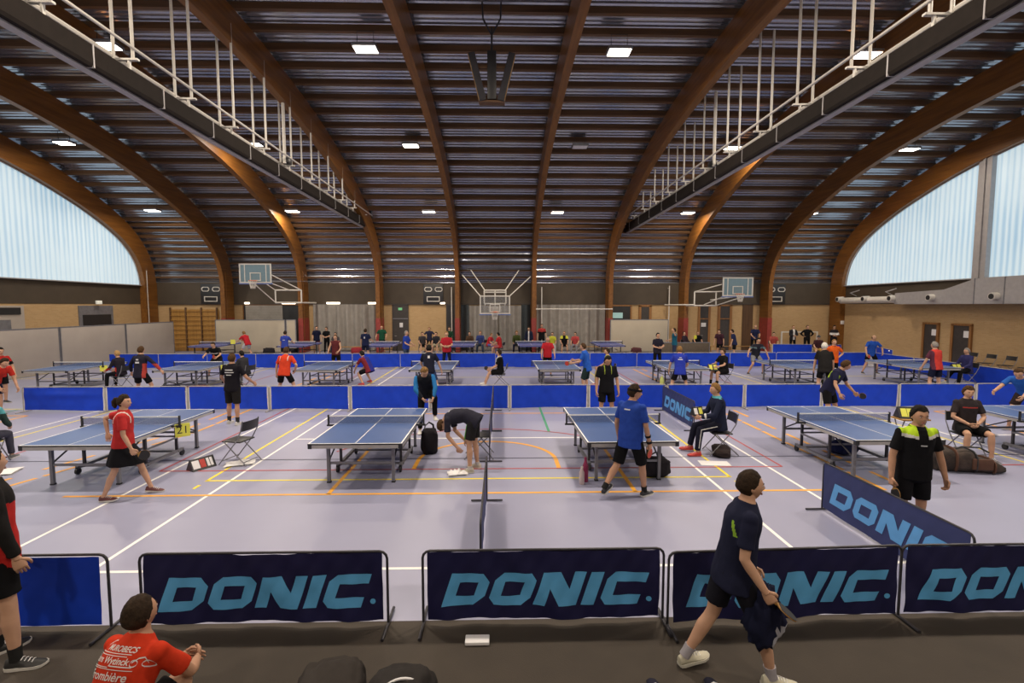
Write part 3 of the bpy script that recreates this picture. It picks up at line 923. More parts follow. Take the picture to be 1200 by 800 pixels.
# --- surround barriers: local x along the panel, text face towards -y, origin at the middle of the base
BW = 2.27
def wave(x, z, seed, amp):
    t = (z - .06) / .64
    return amp * (.6 * math.sin(x * 5.1 + seed * 1.7 + z * 4) * (1 - .5 * t) + .5 * math.sin(x * 11.3 + seed + z * 7) * (1 - t * .7) + .45 * math.sin(x * 2.3 - z * 5 + seed * 2.1) + .30 * math.sin(x * 17 + z * 15 + seed * 3.3) * (.4 + .6 * math.sin(x * 1.9 + seed)) + .16 * math.sin(x * 31 - z * 22 + seed))
def make_barrier(name, fabric, post, seed, amp=.014, text=None, letter=None, inset=.07, back=True, zb=.055, ztop=.70, sag=0.0):
    r = empty(name)
    def P(x, z, s):
        g = sag * math.exp(-((z - .5) / .1) ** 2) * math.cos(x * 1.2) if sag else 0
        zz = z
        if z < .1: zz = z + .02 * math.sin(x * 2.2 + seed) * abs(math.sin(seed * 3.1))
        return V((x, -.012 + s + wave(x, z, seed, amp) - g, zz))
    m = MB(); n = 80; k = 18
    x0, x1 = -BW / 2 + inset, BW / 2 - inset
    for s in (0, .004):
        rows = [[P(x0 + (x1 - x0) * i / n, zb + (ztop - zb) * j / k, s) for j in range(k + 1)] for i in range(n + 1)]
        m.loft(rows, close=False, cap=False)
    o = m.build('fabric_panel', fabric, r, sharp=None, norm=False)
    for p in o.data.polygons: p.use_smooth = True
    # frame tube with rounded corners
    c = .07; pts = [(-BW / 2, 0, .03)]
    for kx, sx in ((-1, 1), (1, -1)):
        arc = [(kx * (BW / 2 - c) + kx * c * math.cos(a), .72 - c + c * math.sin(a)) for a in [R(0), R(30), R(60), R(90)]]
        if kx == 1: arc.reverse()
        pts += [(u, 0, v) for u, v in arc]
    pts += [(BW / 2, 0, .03)]
    m = MB(); m.tube(pts, .0125, 8); m.build('frame_tube', post, r)
    for s in (-1, 1):
        m = MB(); m.tube([(s * BW / 2, -.24, .02), (s * BW / 2, .24, .02)], .014, 8); m.build('foot_bar', post, r)
        if inset > .03 and post is not M_darkmetal:
            m = MB(); m.box((s * (BW / 2 - inset / 2), .0, .37), (.022, .012, .62)); m.build('end_strip', M_whitepaint, r, sharp=None)
    if text:
        b = fill_loops(DLOOPS)
        H = .315; sx = 1.85 / DW
        for v in b.verts:
            u, w = v.co.x, v.co.y
            v.co = V((-BW / 2 + .17 + u * sx + w * .105, .185 + w * H, 0))
        # registered dot
        d = [(BW / 2 - .140 + .026 * math.cos(2 * math.pi * q / 12), .235 + .026 * math.sin(2 * math.pi * q / 12)) for q in range(12)]
        vs = [b.verts.new((u, w, 0)) for u, w in d]; b.faces.new(vs)
        dice(b, .035)
        for v in b.verts:
            x, z = v.co.x, v.co.y
            v.co = P(x, z, -.0045)
        m = MB(); m.merge(b); b.free()
        o = m.build('lettering', letter, r, sharp=None, norm=False)
        for p in o.data.polygons: p.use_smooth = True
    return r
GB = 'navy surround banners'
spec = [(-2.2, 4.4, 0, 'navy banner with pale blue lettering behind the crouching man in red', 1), (.40, 4.4, 0, 'navy banner with pale blue lettering behind the white card on the matting', 2),
        (2.69, 4.36, R(2), 'navy banner with pale blue lettering that the walking man in navy passes', 3), (4.96, 4.4, 0, 'navy banner with pale blue lettering, in the corner past the slanted one', 4)]
for x, y, a, lab, sd in spec:
    b = make_barrier('surround_banner', M_navy, M_darkmetal, sd, .021, True, M_letter, inset=.045, ztop=.712)
    b.location = (x, y, 0); b.rotation_euler = (0, 0, a); tag(b, lab, 'barrier', GB)
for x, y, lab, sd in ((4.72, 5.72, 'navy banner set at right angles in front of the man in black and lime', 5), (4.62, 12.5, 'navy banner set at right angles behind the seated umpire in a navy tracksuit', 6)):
    b = make_barrier('surround_banner', M_navy_lit, M_darkmetal, sd, .006, True, M_letter2, inset=.03, ztop=.712)
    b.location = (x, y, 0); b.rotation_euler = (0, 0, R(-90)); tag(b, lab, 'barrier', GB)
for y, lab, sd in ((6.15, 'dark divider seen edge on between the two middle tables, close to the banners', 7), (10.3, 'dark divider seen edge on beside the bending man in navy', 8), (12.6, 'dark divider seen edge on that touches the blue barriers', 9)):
    b = make_barrier('surround_banner', M_navy_lit, M_darkmetal, sd, .006)
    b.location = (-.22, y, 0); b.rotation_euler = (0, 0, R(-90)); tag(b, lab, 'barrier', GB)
b = make_barrier('blue_barrier', M_blue, M_darkmetal, 11, .008)
b.location = (-4.76, 4.4, 0); tag(b, 'plain blue barrier beside the person in a black and red jacket', 'barrier', 'blue barriers')
protos = [make_barrier('blue_barrier', M_blue, M_post, 20 + k, .010, sag=(.05 if k == 2 else 0), inset=.05 if k < 3 else .005) for k in range(5)]
index_kids()
uses = [0] * 5
def blue(x, y, rz, lab, k):
    o = protos[k] if uses[k] == 0 else copy_tree(protos[k])
    uses[k] += 1
    o.location = (x, y, 0); o.rotation_euler = (0, 0, rz); tag(o, lab, 'barrier', 'blue barriers')
ordn = ['first', 'second', 'third', 'fourth', 'fifth', 'sixth', 'seventh', 'eighth', 'ninth', 'tenth', 'eleventh', 'twelfth', 'thirteenth', 'fourteenth', 'fifteenth', 'sixteenth', 'seventeenth', 'eighteenth', 'nineteenth']
n = 0
for i in range(13):
    x = -12.32 + 2.285 * i
    blue(x, 13.92 - .012 * abs(i - 6), 0, 'blue barrier of the middle row, %s from the grey board side' % ordn[i], 2 if i == 0 else i % 2)
for i in range(16):
    x = -17.4 + 2.285 * i
    blue(x, 23.35, 0, 'blue barrier of the back row, %s from the grey board side' % ordn[i], 3 + i % 2)
for i in range(4):
    blue(18.2, 15.2 + 2.285 * i, R(90), 'blue barrier at the tan brick side wall, %s from the middle row' % ordn[i], 3 + i % 2)
blue(19.0, 27.6, R(25), 'blue barrier below the goal frame, nearer the seated person in a cap', 0)
blue(17.3, 28.4, R(-8), 'blue barrier below the two people in black', 1)
blue(20.6, 25.6, R(70), 'blue barrier running from the goal frame to the gable arch', 0)

# --- folding chair; sitter faces +y
def make_chair(name='folding_chair', M=None):
    r = empty(name); M = M or M_plastic
    m = MB(); m.box((0, .02, .45), (.40, .40, .028), bev=.012); m.build('seat', M, r)
    m = MB()
    rows = []
    for i in range(9):
        a = -1 + 2 * i / 8
        y = -.245 + .035 * a * a
        rows.append([(a * .22, y, .66), (a * .22, y - .03, .84), (a * .22, y - .045, .84), (a * .22, y - .015, .66)])
    m.loft(rows); m.build('backrest', M, r)
    for s in (-1, 1):
        m = MB(); m.tube([(s * .226, .27, .015), (s * .226, -.10, .45), (s * .226, -.22, .66), (s * .215, -.26, .86)], .011, 8); m.build('front_leg', M_greymetal, r)
        m = MB(); m.tube([(s * .205, -.30, .015), (s * .205, .16, .45)], .011, 8); m.build('rear_leg', M_greymetal, r)
    for y, w in ((.22, .226), (-.25, .205)):
        m = MB(); m.tube([(-w, y, .08), (w, y, .08)], .009, 6); m.build('stretcher', M_greymetal, r)
    return r
CH = make_chair(); index_kids(); ch_used = [0]
def chair(x, y, yaw, lab, group='folding chairs', z=0.0):
    o = CH if ch_used[0] == 0 else copy_tree(CH)
    ch_used[0] += 1
    o.location = (x, y, z); o.rotation_euler = (0, 0, -R(yaw)); tag(o, lab, 'chair', group)
    return o
# --- scoreboards
def tri_board(name, L, W, H, body, cards, loc, rz, lab, cat='scoreboard'):
    r = empty(name, loc, rz, lab, cat, 'table side score counters')
    m = MB(); m.prism([(-W / 2, 0), (W / 2, 0), (.008, H), (-.008, H)], lambda u, v, w: (w, u, v), -L / 2, L / 2); m.build('stand', body, r, sharp=None)
    sl = math.hypot(W / 2, H)
    for x, w, M in cards:
        m = MB()
        def fn(u, v, d):
            t = v; y = -W / 2 + t * W / 2; z = t * H
            return (x + u, y - d * H / sl, z + d * W / 2 / sl)
        m.prism([(-w / 2, .18), (w / 2, .18), (w / 2, .85), (-w / 2, .85)], fn, .002, .008); m.build('score_card', M, r, sharp=None)
    return r
M_cardred = mat('card_red', (.45, .04, .03), .6)
tri_board('score_counter', .42, .24, .2, M_plastic, [(-.13, .12, M_paper), (-.01, .09, M_cardred), (.085, .045, M_paper), (.145, .045, M_paper)], (-5.55, 8.95, 0), R(60), 'black tent shaped score counter standing on the floor by the empty chair')
# --- balls / small goods
def bag(name, loc, rz, size, M, lab, seed=0, strap=True, cat='bag', group=None, squash=.55, trim=None):
    r = empty(name, loc, rz, lab, cat, group)
    t = bmesh.new(); bmesh.ops.create_icosphere(t, subdivisions=4, radius=1)
    for v in t.verts:
        p = v.co.copy()
        q = V([math.copysign(abs(c) ** squash, c) for c in p])
        nz = noise.noise(p * 2.1 + V((seed, 0, 0))) * .13 + noise.noise(p * 6 + V((0, seed, 0))) * .05
        q = q * (1 + nz)
        v.co = V((q.x * size[0] / 2, q.y * size[1] / 2, max(-.96, q.z) * size[2] / 2 + size[2] / 2 * .96))
    m = MB(); m.merge(t); t.free(); m.build('bag_body', M, r, sharp=60)
    if strap:
        m = MB(); w, h = size[0] * .30, size[2]
        m.tube([(-w, -size[1] * .2, h * .86), (-w * .8, -size[1] * .12, h * 1.12), (0, 0, h * 1.24), (w * .8, size[1] * .12, h * 1.12), (w, size[1] * .2, h * .86)], .014, 6, flat=1.6); m.build('strap', M_plastic, r)
    if trim:
        m = MB(); pts = []
        for k in range(25):
            a = math.pi * k / 24
            pts.append((math.cos(a) * size[0] * .505, -size[1] * .18, math.sin(a) * size[2] * .84 + size[2] * .14))
        m.tube(pts, .009, 6); m.build('piping', trim, r)
    return r
def duffel(loc, rz, lab):
    r = empty('sports_bag', loc, rz, lab, 'bag')
    Mb = mat('bag_brown_black', (.036, .024, .019), .85, var=.75, scale=7, bump=.3, bscale=25); Mo = mat('bag_orange_trim', (.085, .036, .02), .8)
    m = MB(); rows = []
    L_, W_, H_ = 1.12, .42, .42
    for i in range(25):
        t = i / 24; k = (1 - abs(2 * t - 1) ** 5) ** .4 if 0 < t < 1 else 0
        k = max(k, .55); row = []
        top = H_ * (.72 + .30 * math.sin(t * 4.2 + .6) + .06 * math.sin(t * 17)) * (.8 + .2 * k)
        for q in range(22):
            a = 2 * math.pi * q / 22; ca, sa = math.cos(a), math.sin(a)
            yy = W_ / 2 * math.copysign(abs(ca) ** .65, ca) * k
            zz = top * .5 + top * .5 * math.copysign(abs(sa) ** .7, sa) * (k if sa > 0 else 1)
            n_ = noise.noise(V((t * 7, ca * 2, sa * 2))) * .022
            row.append(((t - .5) * L_, yy * (1 + n_ * 3), max(.005, zz + n_ * (zz > .05))))
        rows.append(row)
    m.loft(rows); m.build('bag_body', Mb, r, sharp=60)
    for x in (-.32, .0, .30):
        m = MB(); t = x / L_ + .5; top = H_ * (.72 + .30 * math.sin(t * 4.2 + .6) + .06 * math.sin(t * 17))
        pts = [(x, W_ / 2 * 1.03 * math.copysign(abs(math.cos(a)) ** .65, math.cos(a)), max(.015, top * .5 + top * .515 * math.copysign(abs(math.sin(a)) ** .7, math.sin(a)))) for a in [R(-40 + 260 * k / 20) for k in range(21)]]
        m.tube(pts, .018, 6, flat=1.8); m.build('strap', Mo if x else M_plastic, r)
    m = MB(); m.tube([(-.32, -.08, .40), (-.2, -.13, .47), (.1, -.12, .46), (.30, -.06, .36)], .016, 6); m.build('carry_handle', M_plastic, r)
    m = MB(); m.box((.1, -W_ / 2 - .005, .18), (.34, .04, .2), bev=.018); m.build('side_pocket', Mo, r)
    return r
def bottle(loc, lab, M, h=.26, rad=.035, cap=None):
    r = empty('drink_bottle', loc, 0, lab, 'bottle')
    m = MB(); m.tube([(0, 0, 0), (0, 0, .01), (0, 0, h * .66), (0, 0, h * .82), (0, 0, h * .9)], [rad * .9, rad, rad, rad * .5, rad * .4], 14); m.build('bottle_body', M, r)
    m = MB(); m.cyl((0, 0, h * .9), (0, 0, h), rad * .45, 12); m.build('bottle_cap', cap or M_whitepaint, r)
    return r
def towel(loc, rz, size, M, lab, seed=0, name='towel', cat='towel'):
    m = MB(); nx, ny = 16, 12; rows = []
    for i in range(nx + 1):
        row = []
        for j in range(ny + 1):
            u, v = i / nx - .5, j / ny - .5
            h = .028 + size[2] * abs(noise.noise(V((u * 5 + seed, v * 5, seed)))) * (1 - (2 * u) ** 4) * (1 - (2 * v) ** 4)
            k = 1 + .15 * noise.noise(V((u * 3, v * 3, seed + 4)))
            row.append((u * size[0] * k, v * size[1] * k, h))
        rows.append(row)
    m.loft(rows, close=False, cap=False)
    rows2 = [[(x, y, .002) for x, y, z in r_] for r_ in rows]
    m.loft(rows2, close=False, cap=False)
    o = m.build(name, M, sharp=None)
    for p in o.data.polygons: p.use_smooth = True
    o.location = loc; o.rotation_euler = (0, 0, rz)
    return tag(o, lab, cat)
M_clear = mat('pale_bottle', (.55, .45, .45), .3)
M_magenta = mat('magenta_bottle', (.25, .02, .08), .4)
chair(-5.0, 9.25, -78, 'empty dark folding chair standing by the score counter')
towel((-4.95, 9.15, 0), .4, (.5, .3, .10), M_paper, 'crumpled white towel lying under the empty folding chair', 1)
chair(-.42, 9.5, 90, 'dark folding chair half hidden behind the bending man')
bag('backpack', (-1.46, 9.75, 0), .2, (.34, .26, .52), cloth('bag_black', (.02, .018, .022)), 'black backpack standing by the table beside the bending man', 3, True, 'bag')
towel((-.78, 8.5, 0), .2, (.34, .22, .12), M_paper, 'white cloth lying at the feet of the bending man', 5)
bag('sports_bag', (2.72, 8.35, 0), .1, (.5, .3, .34), cloth('bag_black', (.02, .018, .022)), 'small black bag under the table behind the blue shirted man', 5)
bottle((1.36, 7.98, 0), 'pale pink bottle standing by the table leg', M_clear, .30, .045)
bottle((1.44, 8.10, 0), 'tall magenta bottle standing behind the pale pink one', M_magenta, .42, .05, M_magenta)
bag('sports_bag', (4.45, 9.55, 0), 1.2, (.62, .34, .16), cloth('bag_dark', (.03, .022, .022)), 'flat dark bag on the floor under the umpire in the navy tracksuit', 7, False)
m = MB(); m.box((0, 0, .006), (.55, .28, .008)); o = m.build('paper_sheet', M_paper, sharp=None); o.location = (4.06, 8.98, 0); o.rotation_euler = (0, 0, -.12); tag(o, 'white sheet of paper on the floor before the seated umpire', 'paper')
m = MB(); m.box((0, 0, .02), (.215, .11, .03), bev=.006); o = m.build('white_card', M_paper); o.location = (-.215, 4.14, .005); tag(o, 'small white card lying on the dark matting', 'card')
duffel((8.5, 8.5, 0), -.14, 'large brown and black sports bag in front of the seated person')
bag('sports_bag', (7.0, 9.6, 0), .3, (.6, .34, .26), cloth('bag_blue', (.015, .02, .07)), 'dark blue bag under the table behind the man in lime', 12)
# foreground bags on the matting
bag('sports_bag', (-1.20, 3.26, 0), .1, (.46, .34, .46), cloth('bag_grey', (.035, .03, .027)), 'dark grey bag standing at the bottom edge on the matting', 15, False, squash=.45)
bag('sports_bag', (-.70, 3.22, 0), .2, (.50, .34, .47), cloth('bag_grey2', (.028, .025, .024)), 'dark bag with pale piping lying next to the standing grey bag', 18, False, trim=M_paper, squash=.7)
# yellow number cards clipped to the tables
for x, y, z, w, h, rz, lab, num in ((-6.06, 9.25, .64, .24, .25, R(35), 'yellow number card on the front table with the girl in red', '21'), (-14.85, 18.4, .66, .22, .22, R(35), 'yellow number card on the table next to the grey boards', None),
                               (-10.4, 18.4, .66, .22, .25, R(30), 'yellow number card on the table by the navy and red tracksuit', None), (-15.6, 28.6, .9, .24, .26, R(20), 'yellow number card on the violet table near the wall bars', None)):
    r = empty('number_card', (x, y, z), rz, lab, 'card', 'yellow table number cards')
    m = MB(); m.box((0, 0, 0), (w, .012, h)); m.build('card_sheet', M_lime, r, sharp=None)
    m = MB(); m.box((-w * .2, .02, h * .40), (.04, .05, .05)); m.build('clip', M_plastic, r)
    if num:
        cu = bpy.data.curves.new('num', 'FONT'); cu.body = num; cu.size = .2; cu.align_x = 'CENTER'; cu.align_y = 'CENTER'
        o = bpy.data.objects.new('num', cu); COL.objects.link(o)
        me = bpy.data.meshes.new_from_object(o.evaluated_get(bpy.context.evaluated_depsgraph_get()))
        bpy.data.objects.remove(o)
        me.transform(Matrix.Translation((0, -.0075, 0)) @ Matrix.Rotation(R(90), 4, 'X')); me.materials.append(M_darkmetal)
        o = bpy.data.objects.new('card_number', me); COL.objects.link(o); o.parent = r
# chairs by the right wall
for k in range(6):
    chair(21.6, 21.9 - .85 * k, -90, 'grey chair along the tan side wall, %s after the second wooden door' % ordn[k], 'chairs along the side wall')
# ================================================================ PEOPLE
def dirv(fwd, out, s):
    a, o = R(fwd), R(out)
    return V((s * math.sin(o), math.sin(a) * math.cos(o), -math.cos(a) * math.cos(o)))
def remesh(b, voxel, smooth_it=4, mats=None):
    me = bpy.data.meshes.new('tmp'); bmesh.ops.recalc_face_normals(b, faces=b.faces[:]); b.to_mesh(me); b.free()
    o = bpy.data.objects.new('tmp', me); TMP.objects.link(o)
    md = o.modifiers.new('r', 'REMESH'); md.mode = 'VOXEL'; md.voxel_size = voxel
    sm = o.modifiers.new('s', 'SMOOTH'); sm.iterations = smooth_it; sm.factor = .5
    dg = bpy.context.evaluated_depsgraph_get()
    me2 = bpy.data.meshes.new_from_object(o.evaluated_get(dg))
    bpy.data.objects.remove(o); bpy.data.meshes.remove(me)
    r = bmesh.new(); r.from_mesh(me2); bpy.data.meshes.remove(me2)
    return r
TMP = bpy.data.collections.new('tmp'); COL.children.link(TMP)

SKIN = {}
def skin(tone):
    c = {'a': (.50, .29, .19), 'b': (.44, .24, .15), 'c': (.55, .34, .24), 'd': (.30, .15, .09)}[tone]
    return mat('skin_' + tone, c, .55, var=.07, scale=9, spec=.35)
M_eye = mat('eye_white', (.38, .35, .33), .4)
M_iris = mat('iris_dark', (.03, .02, .015), .3)
M_lip = mat('lip', (.36, .14, .11), .5)
HAIRC = {'black': (.012, .010, .009), 'dark': (.028, .017, .010), 'brown': (.06, .032, .014), 'fair': (.20, .11, .04), 'blond': (.36, .22, .09), 'grey': (.24, .22, .20), 'white': (.6, .57, .52), 'red': (.15, .05, .015)}
def hairm(c): return mat('hair_' + c, HAIRC[c], .8, var=.35, scale=40, bump=.4, bscale=90, spec=.15)

HRX, HRY, HRZ = .0785, .097, .117
def g(x, s): return math.exp(-(x / s) ** 2)
def head_pt(d):
    """unit direction -> point on the head surface (forward +y, up +z)"""
    x, y, z = d
    p = V((x * HRX, y * HRY, z * HRZ))
    low = smooth((-z + .05) / .9)
    p.x *= 1 - .29 * low
    if y < 0:
        k = smooth((-z - .15) / .7)
        p.y *= 1 - .45 * k
    else:
        p.y *= 1 - .10 * smooth((z - .2) / .8) + .03 * low
        f = y * y
        p.y += .024 * g(x, .14) * g(z + .16, .16) * f            # nose
        p.y += .010 * g(x, .11) * g(z - .05, .16) * f
        p.y -= .011 * (g(x - .38, .19) + g(x + .38, .19)) * g(z - .07, .12) * f   # sockets
        p.y += .005 * g(z - .24, .09) * g(x, .6) * f             # brow
        p.y += .006 * g(x, .25) * g(z + .50, .10) * f            # lips
        p.y += .010 * g(x, .28) * g(z + .84, .16)                # chin
        p.x += math.copysign(.004, x) * g(abs(x) - .6, .2) * g(z + .1, .2) * f
    return p
def head_mesh(nu=28, nv=22, off=None):
    t = bmesh.new(); rows = []
    for j in range(1, nv):
        th = math.pi * j / nv
        row = []
        for i in range(nu):
            ph = 2 * math.pi * i / nu
            d = V((math.sin(th) * math.sin(ph), math.sin(th) * math.cos(ph), math.cos(th)))
            p = head_pt(d)
            if off: p = p + d * off(d)
            row.append(t.verts.new(p))
        rows.append(row)
    top = t.verts.new(head_pt(V((0, 0, 1))) + (V((0, 0, off(V((0, 0, 1))))) if off else V((0, 0, 0))))
    bot = t.verts.new(head_pt(V((0, 0, -1))))
    for a, b in zip(rows, rows[1:]):
        for i in range(nu):
            k = (i + 1) % nu
            t.faces.new((a[i], b[i], b[k], a[k]))
    for i in range(nu):
        k = (i + 1) % nu
        t.faces.new((top, rows[0][i], rows[0][k])); t.faces.new((bot, rows[-1][k], rows[-1][i]))
    return t
def hair_mask(style, seed):
    def f(d):
        x, y, z = d
        ax = abs(x)
        if style == 'ring':                                    # bald on top
            line = -.45; hi = .35
            front = smooth((y - .05) / .3)
            m = smooth((z - line) / .12) * (1 - smooth((z - hi) / .15)) * (1 - front)
            return -.006 + .013 * m
        if y > .55: line = .60 - .06 * (1 - ax)
        elif y > .12: line = .58 - smooth((.55 - y) / .43) * .56
        else: line = .02 - smooth((.12 - y) / .36) * .84
        if style == 'long' and y < .25: line -= .5
        if style in ('short', 'buzz'): line += .04
        m = smooth((z - line) / .10 + .5)
        th = {'buzz': .010, 'short': .014, 'mid': .021, 'long': .024, 'tail': .015, 'curly': .026}[style]
        th *= (.42 + .58 * smooth((z - line) / .55)) * (1 + .25 * smooth((z - .5) / .5) * (style != 'buzz'))
        n = noise.noise(V((x * 5 + seed, y * 5, z * 5))) * .45 + (noise.noise(V((x * 13 + seed, y * 13, z * 6))) * .35 if style in ('curly', 'mid', 'short') else 0)
        return -.007 + (th * (1 + n) + .007) * m
    return f

def rings_torso(J, sec, tw):
    """sec: (s, half width, half depth, forward shift) -> elliptical rings along the spine"""
    out = []
    for s, a, b, sh in sec:
        p, t = J['spine'](s)
        k = smooth((s - .02) / .2)
        rx = V((math.cos(tw * k), -math.sin(tw * k), 0))
        rx = (rx + V((0, 0, 0)) - t * rx.dot(t)).normalized()
        fw = t.cross(rx).normalized()
        out.append([p + fw * sh + rx * (a * math.copysign(abs(math.cos(q)) ** .86, math.cos(q))) + fw * (b * math.copysign(abs(math.sin(q)) ** .86, math.sin(q))) for q in [2 * math.pi * i / 20 for i in range(20)]])
    return out

def person(label, x, y, h=1.75, yaw=0, tp=2, tl=0, tt=0, RL=(3, 5, -3, 3), LL=(3, 5, -3, 3), RA=(2, 12, 12, 6), LA=(2, 12, 12, 6), look=(0, 0), curl=(.35, .35), foot=(0, 0), toe=(8, 8),
           tone='a', hair=('short', 'dark'), top=((.02, .02, .03), 'short'), bot=((.015, .015, .018), 'shorts'), shoe=((.03, .03, .035), (.6, .58, .55)), sock=None, w=1.0, lod=1, anchor='feet', z0=0.0, bat=None,
           patch=None, group=None, female=False, extra=(), untuck=.065, name='person', batlab=None):
    J = {}
    hz = .53 * h
    d1 = V((math.sin(R(tl * .6)), math.sin(R(tp * .72)), math.cos(R(tp * .72)))).normalized()
    d2 = V((math.sin(R(tl)), math.sin(R(tp * 1.14)), math.cos(R(tp * 1.14)))).normalized()
    P0 = V((0, 0, hz))
    def spine(s):
        sl = s * h
        k = smooth((s + .0) / .2)
        t = (d1 * (1 - k) + d2 * k).normalized()
        if s <= .1: p = P0 + d1 * sl
        else: p = P0 + d1 * (.1 * h) + d2 * (sl - .1 * h)
        return p, t
    J['spine'] = spine
    TW = R(tt)
    sc, st = spine(.272)
    rx = V((math.cos(TW), -math.sin(TW), 0)); rx = (rx - st * rx.dot(st)).normalized()
    Rt = Matrix.Rotation(-TW, 3, 'Z')
    fem = .93 if female else 1.0
    hipw = .052 * h
    jo = {}
    for s, L, A in ((1, RL, RA), (-1, LL, LA)):
        hip = P0 + V((s * hipw, 0, -.005 * h))
        knee = hip + dirv(L[0], L[1], s) * (.243 * h)
        ank = knee + dirv(L[2], L[3], s) * (.243 * h)
        sh = sc + rx * (s * .104 * h * fem)
        el = sh + Rt @ dirv(A[0], A[1], s) * (.172 * h)
        fd = Rt @ dirv(A[2], A[3], s)
        wr = el + fd * (.148 * h)
        jo[s] = (hip, knee, ank, sh, el, wr, fd)
    q = h / 1.75
    nb, nt_ = spine(.312)
    hy, hp = look
    hd = (d2 * .75 + V((0, 0, 1)) * .5).normalized() if tp < 60 else d2
    hf = Matrix.Rotation(-R(hy), 3, 'Z') @ V((0, 1, 0))
    hup = (hd + hf * math.sin(R(-hp))).normalized()
    hfw = (hf - hup * hf.dot(hup)).normalized()
    if tp >= 60:                                               # head hangs with the bent back
        hup = (d2 * .55 + V((0, 0, -1)) * .75).normalized(); hfw = V((0, -.55, -.6))
        hfw = (hfw - hup * hfw.dot(hup)).normalized()
    hx = hfw.cross(hup).normalized()
    HC = nb + hup * (.078 * h) + hfw * .012
    HM = Matrix(((hx.x, hfw.x, hup.x), (hx.y, hfw.y, hup.y), (hx.z, hfw.z, hup.z))).to_4x4()
    hs = q * (.97 if female else 1.0) * 1.0
    HM = Matrix.Translation(HC) @ HM @ Matrix.Diagonal((hs, hs, hs, 1))
    # ---- shoes first: they give the ground level
    shoes = []
    for k, s in enumerate((1, -1)):
        ank = jo[s][2]
        fp, ty = foot[k], toe[k]
        M = Matrix.Translation(ank) @ Matrix.Rotation(-R(ty * s), 4, 'Z') @ Matrix.Rotation(-R(fp), 4, 'X')
        L_ = .158 * h
        def ring(t, hw, z1, z0):
            yy = -.26 * L_ + t * L_
            zb = -.050 * h
            return [M @ V((hw * math.cos(a) * (1.0 if math.sin(a) < .2 else .82), yy, zb + z0 + (z1 - z0) * (.5 + .5 * math.sin(a)))) for a in [2 * math.pi * i / 12 for i in range(12)]]
        secs = [(0, .020, .050, .012), (.03, .031, .085, .004), (.14, .036, .098, 0), (.30, .037, .095, 0), (.42, .040, .078, 0), (.58, .045, .062, 0), (.75, .047, .052, 0), (.90, .040, .042, .004), (.98, .024, .032, .010), (1.0, .010, .024, .014)]
        m = MB(); m.loft([ring(t, a * q, b * q, c * q) for t, a, b, c in secs])
        so = MB()
        so.loft([[M @ V((sx * hw, -.26 * L_ + t * L_, -.050 * h + z * q)) for sx, z in ((-1, c - .003), (1, c - .003), (1.03, .020 + c * .6), (-1.03, .020 + c * .6))] for t, hw, c in ((-.01, .022 * q, .010), (.03, .034 * q, .003), (.14, .039 * q, 0), (.42, .042 * q, 0), (.62, .049 * q, 0), (.78, .050 * q, 0), (.92, .040 * q, .004), (1.01, .016 * q, .012))])
        shoes.append((m, so))
    zmin = min(v.co.z for _, so in shoes for v in so.bm.verts)
    if anchor == 'feet': ax = (jo[1][2] + jo[-1][2]) / 2
    elif anchor == 'head': ax = HC
    else: ax = P0
    T = Matrix.Translation((-ax.x, -ax.y, -zmin))
    # ---- body
    b = MB(); n_ = 10 if lod == 2 else 14
    F = .93
    b.loft(rings_torso(J, [(-.06, .045 * h, .045 * h, 0), (-.03, .082 * h * F, .062 * h * F, 0), (0, .094 * h * F, .068 * h * F, 0), (.05, .088 * h * F * w, .064 * h * F * w, 0), (.10, .078 * h * F * w, .056 * h * F * w, 0),
                          (.17, .088 * h * F, .062 * h * F, 0), (.23, .097 * h * F, .066 * h * F, 0), (.265, .092 * h * F, .056 * h * F, 0), (.290, .070 * h, .044 * h, 0), (.308, .046 * h, .040 * h, 0), (.325, .036 * h, .036 * h, 0)], TW))
    b.tube([spine(.285)[0], nb, nb + (HC - nb) * .55, HC - hfw * .012], [.036 * h, .034 * h, .032 * h, .034 * h], 14)
    for s in (1, -1):
        hip, knee, ank, sh, el, wr, fd = jo[s]
        th = knee - hip; shn = ank - knee
        back = V((0, -1, 0))
        ml = (1.0 if not female else .93) * (.9 + .1 * w)
        b.tube([hip + V((0, 0, .02)), hip + th * .15, hip + th * .5, hip + th * .85, knee, knee + shn * .14, knee + shn * .32 + back * .006, knee + shn * .6, knee + shn * .88, ank - shn.normalized() * -.02],
               [c * q * ml for c in (.075, .082, .073, .058, .054, .052, .057, .047, .036, .038)], n_)
        up = el - sh; fo = wr - el
        b.ball(sh, .050 * q * ml, 12)
        b.tube([sh, sh + up * .3, sh + up * .7, el, el + fo * .25, el + fo * .65, wr, wr + fd * .02], [c * q * ml for c in (.046, .046, .041, .038, .040, .034, .027, .027)], n_)
    body = remesh(b.bm, {0: .011, 1: .015, 2: .02}[lod], 3)
    m = MB(); m.merge(body, T, 0); body.free()
    # head
    t = head_mesh(*((36, 28) if lod == 0 else (26, 20) if lod == 1 else (18, 14)))
    m.merge(t, T @ HM, 0); t.free()
    for s in (-1, 1):
        m.ball((0, 0, 0), (1, 1, 1), 10, 0, None) if False else None
        e = bmesh.new(); bmesh.ops.create_uvsphere(e, u_segments=10, v_segments=7, radius=1)
        m.merge(e, T @ HM @ Matrix.Translation((s * .073, -.008, -.004)) @ Matrix.Rotation(s * R(18), 4, 'Z') @ Matrix.Diagonal((.011, .024, .033, 1)), 0)
        m.merge(e, T @ HM @ Matrix.Translation((s * .030, .0805, .008)) @ Matrix.Diagonal((.0135, .010, .0075, 1)), 1)
        m.merge(e, T @ HM @ Matrix.Translation((s * .030, .0885, .008)) @ Matrix.Diagonal((.0058, .0035, .0062, 1)), 2)
        e.free()
    e = bmesh.new(); bmesh.ops.create_uvsphere(e, u_segments=10, v_segments=7, radius=1)
